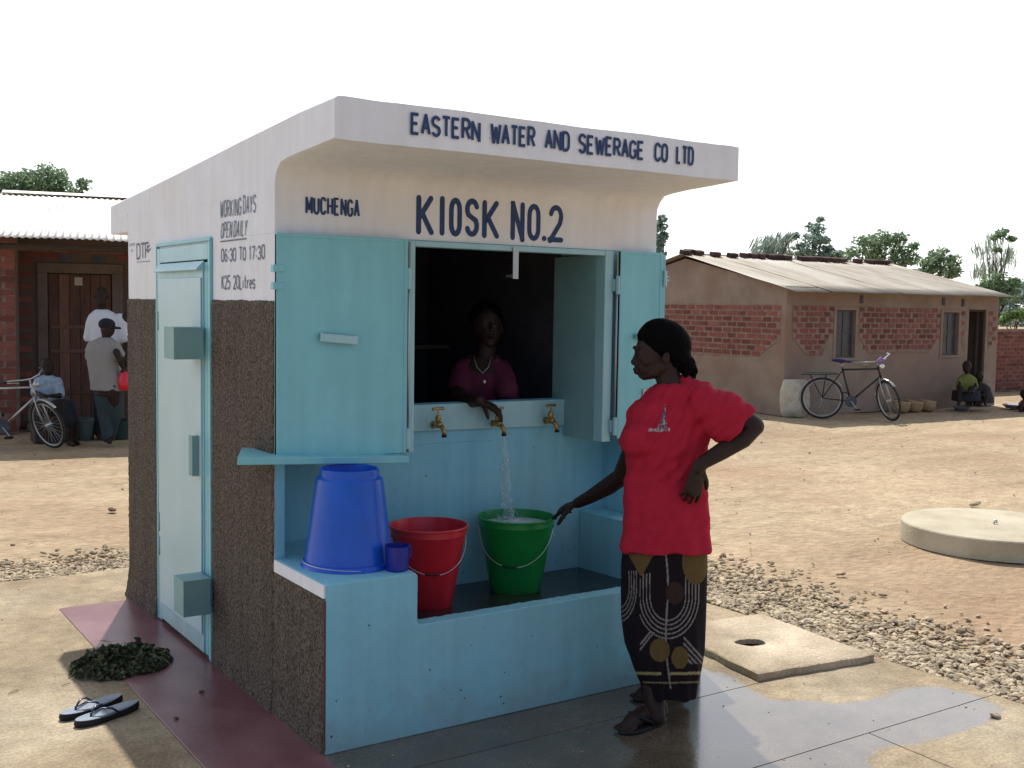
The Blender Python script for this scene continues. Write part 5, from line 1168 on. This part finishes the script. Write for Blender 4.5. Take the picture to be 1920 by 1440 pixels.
# neck and head, face towards the taps (image left)
b.tube([wp(1266, 750, .0), wp(1258, 725, .0), wp(1250, 700, .0), wp(1246, 680)], [.066, .054, .052, .056], 16)
hd = [(-XL), YL, ZL]
b.ell(wp(1243, 645), .108, .076, .100, n=22)
b.ell(wp(1223, 663), .075, .066, .090, n=20)
b.ell(wp(1218, 684), .062, .052, .062, n=18)          # jaw
b.ell(wp(1208, 702, 0), .028, .024, .022, n=12)        # chin
b.tube([wp(1244, 686, -.042), wp(1226, 699, -.032), wp(1208, 705, -.008)], [.026, .023, .018], 8, round_=True)
b.tube([wp(1242, 690, .045), wp(1225, 703, .032), wp(1208, 707, .008)], [.020, .018, .015], 8, round_=True)
b.tube([wp(1195, 661), wp(1191, 672), wp(1188, 679)], [.009, .0115, .013], 10, round_=True)
b.ell(wp(1189, 682, -.012), .010, .009, .008, n=8); b.ell(wp(1189, 682, .012), .010, .009, .008, n=8)
b.ell(wp(1192, 692.5, 0), .0135, .020, .0085, n=10); b.ell(wp(1193.5, 698.5, 0), .0125, .017, .0085, n=10)
b.tube([wp(1196, 653, -.045), wp(1190, 651, -.02), wp(1189, 652, 0), wp(1190, 651, .02), wp(1196, 653, .045)], .0075, 8, round_=True)
b.ell(wp(1213, 677, -.046), .024, .018, .022, n=10); b.ell(wp(1213, 677, .046), .024, .018, .022, n=10)   # cheeks
b.ell(wp(1249, 672, -.078), .017, .008, .028, n=10); b.ell(wp(1251, 666, -.083), .010, .006, .014, n=8)   # ear
# left arm: hand on hip
b.tube([wp(1318, 752, -.06), wp(1352, 768, -.09), wp(1398, 790, -.10), wp(1414, 799, -.10)], [.062, .054, .046, .042], 14, round_=True)
b.tube([wp(1414, 799, -.10), wp(1392, 822, -.12), wp(1350, 848, -.15), wp(1317, 868, -.17), wp(1308, 880, -.175)], [.041, .042, .036, .029, .027], 14, round_=True)
hand(b, wp(1309, 876, -.175), wp(1303, 915, -.17) - wp(1311, 876, -.175), -YL * .85 + XL * .35, .18, (.28, .28, .34, .42), .13, thumb=-1, thumb_out=.8)
# right arm reaching to the bucket rim
b.tube([wp(1215, 765, .10), wp(1192, 830, .20), wp(1166, 893, .32)], [.055, .047, .042], 14, round_=True)
b.tube([wp(1168, 892, .32), wp(1140, 912, .40), wp(1104, 933, .48), wp(1083, 943, .54)], [.042, .041, .031, .026], 14, round_=True)
hand(b, wp(1080, 944, .55), wp(1030, 966, .68) - wp(1085, 942, .535), ZL * .9 - YL * .35 - XL * .2, .18, (.15, .22, .55, .9), .20, thumb=-1, thumb_out=.85, thumb_curl=.15)
b.tube([wp(1288, 722, 0), wp(1312, 746, -.02)], [.045, .05], 10, round_=True)
remesh(b, 'body', M_skin, WO, .0042, 3)
# eye
for s in (-1, 1):
    q = MB(); q.ell(wp(1199.5, 669, .030 * s), .005, .010, .004, n=10); q.build('eye', mat('eye_white', (.12, .10, .09), .5), WO, smooth=True)
# hair: cap swept back, nape and bun
q = MB(); a1 = (XL * math.cos(.50) - ZL * math.sin(.50)); a3 = (XL * math.sin(.50) + ZL * math.cos(.50))
q.ell(wp(1247, 641), .118, .090, .094, ax=(a1, YL, a3), n=26)
q.ell(wp(1229, 628), .080, .076, .058, ax=(XL * .97 + ZL * .2, YL, ZL * .97 - XL * .2), n=18)
q.ell(wp(1268, 664), .062, .074, .070, n=16)
q.ell(wp(1286, 684), .040, .044, .046, n=14)
q.tube([wp(1291, 682), wp(1300, 697), wp(1299, 714)], [.028, .022, .010], 10, round_=True); q.tube([wp(1286, 685, -.02), wp(1287, 702, -.03), wp(1283, 712, -.02)], [.016, .013, .006], 8, round_=True); q.tube([wp(1290, 672), wp(1301, 684), wp(1303, 694)], [.014, .010, .005], 8, round_=True)
remesh(q, 'hair', M_hair, WO, .0042, 6, disp=lambda p, n: .0016 * noise.noise(Vector((p.x * 60, p.y * 60, p.z * 90))) + (.005 * noise.noise(p * 70) if proj(p)[1] > 672 else 0))
# shirt
q = MB()
def sec(y, l, r, dy=.0, b_=.12): return (wp((l + r) / 2, y, dy), (r - l) / 2 / PXM, b_)
q.loft([sec(720, 1236, 1292, 0, .062), sec(729, 1222, 1314, 0, .082), sec(744, 1208, 1334, 0, .096), sec(760, 1196, 1342, 0, .108), sec(785, 1184, 1342, 0, .124), sec(810, 1174, 1334, 0, .132), sec(840, 1172, 1327, 0, .134), sec(880, 1172, 1323, 0, .132), sec(930, 1170, 1325, 0, .140), sec(980, 1166, 1330, 0, .150), sec(1015, 1163, 1333, 0, .158), (wp(1248, 1028), 86 / PXM, .160)], n=44, pw=2.2)
q.ell(wp(1203, 826, -.065), .082, .075, .080, n=18); q.ell(wp(1198, 826, .055), .074, .07, .078, n=18)
q.tube([wp(1305, 758, -.045), wp(1336, 768, -.08), wp(1366, 787, -.10), wp(1386, 802, -.105)], [.086, .094, .102, .104], 20)
q.tube([wp(1286, 722, .0), wp(1300, 738, -.02), wp(1325, 760, -.05), wp(1350, 778, -.08)], [.046, .066, .084, .09], 18, round_=True); q.tube([wp(1232, 745, .04), wp(1205, 790, .12)], [.055, .075], 14, round_=True)
q.tube([wp(1222, 765, .08), wp(1205, 800, .13), wp(1196, 835, .155)], [.075, .078, .082], 18)
def red_paint(p, n):
    x, y = proj(p); base = (.43, .018, .042)
    if n.dot(YL) < -.15:
        t = (y - 758) / 50
        if 0 < t < 1:
            cx = 1247 - 6 * t; hw = 1.2 + 10 * t ** 1.6
            if abs(x - cx) < hw:
                v = noise.noise(Vector((x * .28, y * .22, 3)))
                return (.42, .40, .42) if v > .12 else ((.10, .09, .13) if v > -.25 else base)
        if 803 < y < 808.5 and 1216 < x < 1256 and noise.noise(Vector((x * .7, 0, 0))) > -.35: return (.50, .38, .38)
    return base
def folds(p, n):
    x, y = proj(p); v = .009 * noise.noise(p * 7) + .005 * noise.noise(p * 18)
    t = max(0, min(1, (y - 840) / 190)); v += t * .024 * noise.noise(Vector((p.dot(XL) * 16, p.dot(YL) * 9, p.z * 2.2)))
    # drag lines from shoulder and bust
    v += .015 * noise.noise(Vector(((p.dot(XL) + p.z * .9) * 11, (p.dot(XL) - p.z * .7) * 28, 3))) * (1 if y < 900 else .3)
    return v
M_shirt = vcol_mat('red_cotton', .9, .0006, 350, .15)
remesh(q, 'shirt', M_shirt, WO, .0045, 9, disp=folds, color=red_paint)
# skirt
q = MB()
q.loft([sec(990, 1180, 1318, 0, .125), sec(1020, 1169, 1325, 0, .140), sec(1060, 1165, 1325, .01, .145), sec(1110, 1165, 1323, .02, .150), sec(1160, 1167, 1321, .02, .160), sec(1210, 1173, 1318, .02, .175), sec(1250, 1186, 1312, .02, .175), sec(1275, 1200, 1306, .02, .165), (wp(1253, 1292, .02), .112, .160)], n=48, pw=2.3)
def skirt_paint(p, n):
    x, y = proj(p); navy = (.013, .009, .012); gold = (.125, .080, .030); white = (.23, .20, .18)
    if n.dot(YL) > .25: x = 1250 + (x - 1250) * 1.0 + 11
    # gold drops
    for cx, cy, rx, ry in ((1202, 1038, 25, 42), (1304, 1052, 25, 44)):
        e = math.hypot((x - cx) / rx, (y - cy) / (ry if y > cy else ry * 1.5)) 
        tt = (y - cy) / ry
        if y > cy and cx == 1202: e = abs(x - cx) / rx / max(.05, 1 - tt * .95) if tt < 1 else 9
        if e < 1: return (.12, .05, .035) if (cx == 1202 and y < 1042 and abs(x - 1196) < 10) else gold
    for cx, cy, rx, ry in ((1237, 1219, 19, 22), (1275, 1233, 16, 21)):
        if math.hypot((x - cx) / rx, (y - cy) / ry) < 1: return gold
    if math.hypot((x - 1265) / 17, (y - 1112) / 21) < 1: return (.045, .025, .022)
    # light edge of the wrap
    xe = 1246 + 4 * math.sin((y - 1020) / 40) + (y - 1020) * .035
    if abs(x - xe) < 1.7 and 1022 < y < 1292: return white
    # hem bands
    yb = y + (x - 1250) * .03 * (-1 if x < 1250 else 1)
    if 1261 < yb < 1266.5 and (x < 1240 or x > 1256): return (.30, .25, .10)
    if 1279 < yb < 1282 and x > 1205: return (.22, .17, .08)
    def U_(cx, cy, sx, lo, hi, step, top):
        d = math.hypot((x - cx) / sx, (y - cy)) if y > cy else abs(x - cx) / sx
        return y > top and lo < d < hi and ((d - lo) % step) < 2.6
    if x > 1200 and U_(1252, 1118, .74, 44, 86, 8.4, 1075): return white
    if x <= 1197 and U_(1160, 1105, .55, 34, 66, 8.4, 1070): return white
    if 1200 < x < 1232 and 1185 < y < 1235:
        for k in range(2):
            if abs((y - 1222 + k * 9) + abs(x - 1197) * 1.25) < 2.3: return white
    if x > 1282 and 1185 < y < 1245:
        for k in range(4):
            if abs((y - 1202 - k * 11) - (x - 1288) * 1.1) < 2.2: return white
    return navy
def skirt_fold(p, n):
    x, y = proj(p); t = max(0, min(1, (y - 1030) / 200))
    return t * (.013 * noise.noise(Vector((p.dot(XL) * 14, p.dot(YL) * 8, p.z * 1.2))) + .006 * noise.noise(Vector((p.dot(XL) * 34, p.dot(YL) * 12, p.z * 3)))) - .012 * t * math.exp(-((x - 1249) / 7) ** 2)
remesh(q, 'skirt', vcol_mat('printed_wrap_cloth', .85, .0004, 400, .12), WO, .0038, 2, disp=skirt_fold, color=skirt_paint)
# worn sandals
for hx, hy, dirv in ((1.375, -.902, Vector((-.985, -.10, 0))), (1.670, -.681, Vector((-.99, .06, 0)))):
    h = Vector((hx, hy, 0)); dirv.normalize(); a = math.atan2(dirv.y, dirv.x); P_ = sole_outline(.275, .10)
    M_ = Matrix.Translation(h + dirv * .132) @ Matrix.Rotation(a, 4, 'Z')
    mb = MB(); mb.rings([[M_ @ (p + Vector((0, 0, .002))) for p in P_], [M_ @ (p * 1.03 + Vector((0, 0, .010))) for p in P_], [M_ @ (p + Vector((0, 0, .017))) for p in P_]]); mb.build('sandal', M_soleside, WO)
    for s in (1, -1):
        mb = MB(); mb.tube([M_ @ Vector((.085, 0, .04)), M_ @ Vector((.05, s * .03, .062)), M_ @ Vector((.0, s * .047, .035)), M_ @ Vector((-.01, s * .047, .016))], [.006, .0075, .0075, .006], 8); mb.build('sandal_strap', M_black, WO, smooth=True)

# ---- attendant inside the kiosk
AT = empty('person', (0, 0, 0), label='attendant in a pink top and necklace inside the dark serving window', cat='person')
AD = 5.80
def ap(x, y, dd=0.): return at(x, y, AD + dd)
b = MB(); pm = FPX / AD
b.loft([(ap(905, 668), .06, .055), (ap(903, 682), .13, .07), (ap(900, 700), .17, .09), (ap(900, 740, .03), .15, .10), (ap(900, 800, .06), .14, .10), (ap(900, 870, .08), .17, .12), (ap(900, 940, .10), .16, .12)], n=24)
b.tube([ap(880, 930, .1), ap(880, 1060, .1), ap(882, 1165, .1)], [.08, .06, .045], 10, round_=True); b.tube([ap(922, 930, .1), ap(922, 1060, .1), ap(920, 1165, .1)], [.08, .06, .045], 10, round_=True)
for xx in (882, 920): b.tube([ap(xx, 1170, .10), ap(xx + 8, 1178, -.08)], [.035, .028], 10, round_=True)
b.tube([ap(905, 690), ap(910, 662), ap(914, 640)], [.062, .052, .05], 12)
b.ell(ap(912, 606), .080, .085, .100, n=18); b.ell(ap(917, 622, -.02), .060, .066, .082, n=16); b.ell(ap(919, 644, -.045), .026, .024, .020, n=10)
b.tube([ap(920, 608, -.088), ap(922, 618, -.100)], [.008, .012], 8, round_=True); b.ell(ap(921, 630, -.085), .020, .012, .009, n=8); b.ell(ap(884, 616, .01), .010, .016, .026, n=8); b.ell(ap(940, 618, .0), .010, .014, .024, n=8)
b.tube([ap(870, 696), ap(858, 735, -.10), ap(862, 752, -.20)], [.055, .046, .040], 12, round_=True)
b.tube([ap(862, 752, -.20), ap(880, 752, -.33), ap(897, 752, -.43)], [.039, .036, .028], 12, round_=True)
TP = TAPX
hand(b, Vector((TP.x - .075, YB - .005, TP.z + .115)), Vector((.075, -.055, -.05)), Vector((.25, -.35, .9)), .185, (.35, .38, .4, .5), .30, thumb=1, thumb_out=.9)
b.tube([ap(897, 752, -.43), Vector((TP.x - .075, YB - .005, TP.z + .115))], [.029, .027], 12, round_=True)
b.tube([ap(938, 696), ap(958, 745, -.06), ap(962, 775, -.08), ap(962, 800, -.10)], [.052, .044, .038, .03], 12, round_=True)
hand(b, ap(962, 800, -.10), -ZL, XL, .17, (.2, .2, .2, .2), .1, thumb=-1)
remesh(b, 'body', M_skin, AT, .0055, 3)
q = MB(); q.loft([(ap(900, 694), .145, .085), (ap(900, 712), .168, .105), (ap(900, 740, .03), .162, .115), (ap(900, 800, .06), .155, .115), (ap(900, 860, .08), .18, .13)], n=30); q.tube([ap(878, 702, -.03), ap(880, 684, -.02), ap(886, 678, .04)], .045, 8, round_=True); q.tube([ap(930, 702, -.03), ap(928, 684, -.02), ap(924, 678, .04)], .045, 8, round_=True)
q.tube([ap(872, 698), ap(862, 728, -.07)], [.075, .066], 14, round_=True); q.tube([ap(936, 698), ap(950, 730, -.08)], [.072, .064], 14, round_=True)
remesh(q, 'top', mat('wine_cotton', (.10, .015, .042), .9), AT, .007, 3, disp=lambda p, n: .005 * noise.noise(p * 14))
q = MB(); q.loft([(ap(900, 850, .08), .175, .13), (ap(900, 950, .10), .20, .16), (ap(900, 1100, .10), .21, .17)], n=30); remesh(q, 'skirt', mat('dark_skirt', (.03, .03, .04), .9), AT, .012, 2)
q = MB(); q.ell(ap(911, 594, .02), .092, .095, .080, n=20); q.ell(ap(911, 578, .05), .055, .06, .05, n=14); remesh(q, 'hair', M_hair, AT, .007, 2, disp=lambda p, n: .004 * noise.noise(p * 60))
q = MB(); q.tube([ap(888, 668, -.05), ap(894, 688, -.10), ap(905, 700, -.105), ap(916, 688, -.10), ap(921, 668, -.05)], .0035, 6); q.build('necklace', mat('bead', (.35, .33, .30), .4, metal=.4), AT, smooth=True)
q = MB(); q.ell(ap(908, 716, -.118), .009, .006, .011, n=8); q.build('pendant', mat('pendant', (.7, .68, .62), .3, metal=.6), AT, smooth=True)
for s in (-1, 1):
    q = MB(); q.ell(ap(917 + 9 * s, 612, -.074), .010, .005, .005, n=8); q.build('eye', mat('eye_white2', (.14, .13, .12), .6), AT, smooth=True)

# ---- smaller figures
def figure(label, d, body, clothes, group=None, voxel=.012, skin=None, extra=()):
    t = empty('person', (0, 0, 0), label=label, cat='person', group=group); P = lambda x, y, dd=0.: at(x, y, d + dd); b = MB()
    def put(mb, sh):
        if sh[0] == 'e': _, x, y, dd, rx, ry, rz = sh; mb.ell(P(x, y, dd), rx, ry, rz, n=14)
        elif sh[0] == 't': mb.tube([P(*c[:3]) for c in sh[1]], [c[3] for c in sh[1]], 10, round_=True)
        elif sh[0] == 'l': mb.loft([(P(*c[:3]), c[3], c[4]) for c in sh[1]], n=20)
        elif sh[0] == 'h': hand(mb, P(*sh[1]), sh[2], sh[3], .16, thumb=sh[4])
    for sh in body: put(b, sh)
    remesh(b, 'body', skin or M_skin2, t, voxel, 2)
    for nm, m, shs, vx in clothes:
        q = MB()
        for sh in shs: put(q, sh)
        remesh(q, nm, m, t, vx, 2, disp=lambda p, n: .006 * noise.noise(p * 11))
    return t
M_shw = mat('white_shirt_cloth', (.62, .64, .68), .9); M_shg = mat('grey_tee', (.26, .25, .24), .9); M_shb = mat('light_blue_shirt', (.34, .42, .52), .9, (.22, .28, .36), 20)
M_trd = mat('dark_trousers', (.018, .020, .026), .9); M_trt = mat('dark_teal_trousers', (.035, .055, .06), .9); M_cap = mat('black_cap', (.012, .013, .018), .8)
# man in white shirt
figure('man in a white collared shirt standing at the shaded doorway', 13.9,
  [('e', 190, 553, 0, .078, .09, .105), ('e', 190, 566, -.03, .06, .06, .07), ('e', 190, 558, -.10, .012, .015, .02), ('e', 176, 556, 0, .01, .02, .03), ('e', 204, 556, 0, .01, .02, .03), ('t', [(191, 590, 0, .055), (191, 572, 0, .05)]), ('l', [(193, 588, 0, .10, .07), (195, 600, 0, .19, .09), (198, 680, 0, .15, .1), (198, 715, 0, .16, .11)]),
   ('t', [(188, 710, 0, .085), (187, 765, 0, .06), (187, 812, 0, .04)]), ('t', [(210, 710, 0, .085), (212, 765, 0, .06), (212, 812, 0, .04)]), ('t', [(187, 815, .05, .035), (185, 819, -.15, .028)]), ('t', [(212, 815, .05, .035), (214, 819, -.15, .028)]),
   ('t', [(169, 596, 0, .05), (166, 640, 0, .042), (178, 672, -.15, .03)]), ('h', (178, 672, -.15), XL * .8 - YL * .5, ZL, 1), ('t', [(229, 596, 0, .05), (237, 645, 0, .042), (232, 690, -.08, .03)]), ('h', (232, 690, -.08), -ZL, XL, 1)],
  [('shirt', M_shw, [('l', [(191, 580, 0, .075, .065), (193, 587, 0, .15, .09), (197, 600, 0, .215, .115), (198, 650, 0, .19, .12), (199, 700, 0, .20, .13)]), ('t', [(174, 598, 0, .075), (168, 632, 0, .075)]), ('t', [(224, 598, 0, .075), (234, 634, 0, .075)])], .014),
   ('trousers', M_trd, [('t', [(190, 700, 0, .11), (187, 765, 0, .08), (187, 810, 0, .07)]), ('t', [(209, 700, 0, .11), (212, 765, 0, .08), (212, 810, 0, .07)])], .015)])
# boy in cap, back turned
bc = figure('boy in a black cap and grey shirt, back turned, standing under the porch', 13.3,
  [('e', 202, 617, 0, .085, .085, .10), ('t', [(199, 640, 0, .05), (198, 628, 0, .048)]), ('l', [(196, 642, 0, .12, .08), (194, 655, 0, .17, .1), (196, 720, 0, .14, .1), (200, 742, 0, .15, .11)]),
   ('t', [(190, 735, 0, .085), (196, 780, .02, .062), (201, 822, 0, .04)]), ('t', [(212, 735, -.05, .085), (216, 780, .05, .062), (206, 818, .12, .04)]), ('t', [(203, 826, .05, .035), (206, 829, -.15, .028)]), ('t', [(207, 820, .16, .035), (212, 822, -.02, .028)]),
   ('t', [(222, 654, 0, .045), (228, 672, -.05, .04), (236, 682, .1, .028)]), ('t', [(178, 660, 0, .04), (200, 690, .22, .04), (232, 678, .25, .028)]), ('h', (234, 684, .1), XL, ZL, 1), ('h', (230, 686, -.05), -ZL + XL * .2, XL, 1), ('t', [(218, 660, -.1, .045), (226, 676, -.12, .036), (231, 690, -.05, .028)])],
  [('shirt', M_shg, [('l', [(198, 632, 0, .07, .06), (194, 640, 0, .15, .09), (191, 655, 0, .20, .12), (194, 690, 0, .185, .125), (200, 715, 0, .20, .135), (203, 732, 0, .215, .14)]), ('t', [(214, 648, 0, .07), (224, 664, -.04, .065)]), ('t', [(172, 648, 0, .06), (168, 668, .02, .062)])], .013),
   ('trousers', M_trt, [('t', [(192, 728, 0, .11), (196, 780, .02, .08), (201, 820, 0, .065)]), ('t', [(212, 728, -.02, .11), (216, 780, .05, .08), (207, 814, .12, .065)])], .014),
   ('cap', M_cap, [('e', 200, 608, 0, .10, .10, .075), ('l', [(214, 613, 0, .075, .06), (215, 617, 0, .078, .06)])], .008)])
# seated child with bicycle
figure('child in a light blue shirt sitting behind the bicycle wheel', 13.5,
  [('e', 89, 686, 0, .08, .085, .10), ('e', 90, 696, -.03, .055, .06, .06), ('t', [(90, 712, 0, .045), (90, 698, 0, .045)]), ('l', [(90, 708, 0, .10, .07), (90, 722, 0, .15, .09), (92, 760, .05, .13, .10), (94, 775, .08, .15, .12)]),
   ('t', [(88, 768, .05, .075), (118, 758, -.2, .06), (132, 795, -.2, .045), (132, 826, -.15, .035)]), ('t', [(104, 770, .1, .075), (128, 760, -.05, .06), (140, 795, -.05, .045), (140, 826, 0, .035)]), ('t', [(130, 830, -.12, .032), (138, 834, -.28, .025)]), ('t', [(139, 829, .0, .032), (147, 832, -.15, .025)]),
   ('t', [(70, 718, 0, .045), (66, 738, -.12, .036), (78, 740, -.28, .026)]), ('t', [(110, 718, 0, .045), (112, 742, -.12, .036), (96, 742, -.28, .026)]), ('h', (78, 740, -.28), XL * .6 - YL * .6, ZL, 1), ('h', (96, 742, -.28), -XL * .6 - YL * .6, ZL, -1)],
  [('shirt', M_shb, [('l', [(90, 703, 0, .06, .06), (90, 708, 0, .12, .08), (90, 720, 0, .17, .11), (91, 745, 0, .17, .12), (92, 758, .03, .165, .12)]), ('t', [(73, 716, 0, .065), (67, 736, -.08, .062)]), ('t', [(107, 716, 0, .065), (113, 738, -.08, .062)])], .012),
   ('shorts', M_trd, [('t', [(90, 766, .06, .10), (118, 759, -.18, .08), (131, 792, -.2, .065)]), ('t', [(103, 768, .1, .10), (128, 761, -.05, .08), (139, 790, -.05, .065)])], .014)])
q = MB(); q.box(-.22, .22, -.15, .15, 0, .25); o = q.build('low_stool', M_wood, bevel=.01); p_ = at(97, 800, 13.62); o.location = (p_.x, p_.y, -.02); tag(o, 'low dark wooden stool under the seated child', 'stool')
# two people sitting at the doorway of the long house
DD = 20.1
figure('person in a yellow green top sitting left of the open house doorway', DD,
  [('e', 1813, 686, 0, .08, .085, .10), ('e', 1811, 692, -.04, .055, .06, .06), ('t', [(1813, 706, 0, .045), (1813, 694, 0, .045)]), ('l', [(1813, 704, 0, .1, .07), (1813, 715, 0, .15, .09), (1813, 745, .03, .15, .12)]),
   ('t', [(1808, 744, 0, .075), (1800, 728, -.3, .06), (1798, 752, -.35, .04)]), ('t', [(1820, 744, 0, .075), (1822, 728, -.3, .06), (1822, 754, -.35, .04)]), ('t', [(1798, 757, -.35, .03), (1797, 759, -.5, .025)]), ('t', [(1822, 758, -.35, .03), (1822, 760, -.5, .025)]),
   ('t', [(1800, 712, 0, .045), (1798, 728, -.15, .035), (1804, 733, -.3, .026)]), ('t', [(1826, 712, 0, .045), (1830, 728, -.15, .035), (1822, 733, -.3, .026)]), ('h', (1804, 733, -.3), XL - YL, ZL, 1), ('h', (1822, 733, -.3), -XL - YL, ZL, -1)],
  [('top', mat('yellow_green_cloth', (.16, .18, .045), .9), [('l', [(1813, 701, 0, .06, .06), (1813, 706, 0, .13, .09), (1813, 716, 0, .175, .11), (1813, 742, .03, .17, .14)]), ('t', [(1801, 712, 0, .06), (1798, 724, -.08, .055)]), ('t', [(1825, 712, 0, .06), (1829, 724, -.08, .055)])], .016),
   ('skirt', M_trd, [('l', [(1812, 732, -.12, .24, .22), (1811, 752, -.18, .25, .25)])], .02)], voxel=.014)
figure('person in dark clothes crouching in the open house doorway', DD + .15,
  [('e', 1836, 706, 0, .08, .085, .10), ('t', [(1836, 724, 0, .045), (1836, 712, 0, .045)]), ('l', [(1838, 722, 0, .1, .07), (1838, 730, 0, .15, .09), (1839, 748, .03, .15, .12)]),
   ('t', [(1832, 746, 0, .075), (1828, 734, -.3, .06), (1828, 754, -.35, .04)]), ('t', [(1844, 746, 0, .075), (1848, 734, -.3, .06), (1848, 754, -.35, .04)]), ('t', [(1828, 757, -.35, .03), (1828, 759, -.5, .025)]), ('t', [(1848, 757, -.35, .03), (1848, 759, -.5, .025)]),
   ('t', [(1826, 730, 0, .045), (1828, 742, -.2, .035), (1836, 740, -.32, .026)]), ('h', (1836, 740, -.32), XL, ZL, 1), ('t', [(1850, 730, 0, .045), (1850, 742, -.2, .035), (1842, 742, -.32, .026)]), ('h', (1842, 742, -.32), -XL, ZL, -1)],
  [('dress', mat('dark_brown_cloth', (.03, .024, .024), .9), [('l', [(1838, 718, 0, .08, .07), (1838, 726, 0, .18, .11), (1838, 742, -.08, .22, .2), (1838, 754, -.15, .24, .24)])], .018)], voxel=.014)
figure('dark haired child sitting by the basins at the right photo edge', 20.3,
  [('e', 1921, 738, 0, .08, .085, .10), ('t', [(1923, 754, 0, .045), (1922, 744, 0, .045)]), ('l', [(1926, 752, 0, .1, .07), (1928, 760, 0, .15, .1), (1930, 772, .03, .15, .12)]),
   ('t', [(1926, 770, 0, .07), (1914, 762, -.2, .05), (1914, 772, -.25, .035)]), ('t', [(1936, 770, 0, .07), (1930, 762, -.25, .05), (1930, 774, -.3, .035)]), ('t', [(1916, 758, 0, .04), (1908, 764, -.15, .026)]), ('h', (1908, 764, -.15), -XL, ZL, 1)],
  [('shirt', mat('maroon_cloth', (.12, .03, .03), .9), [('l', [(1926, 749, 0, .08, .07), (1927, 756, 0, .17, .11), (1930, 772, .03, .18, .14)])], .016)], voxel=.014)
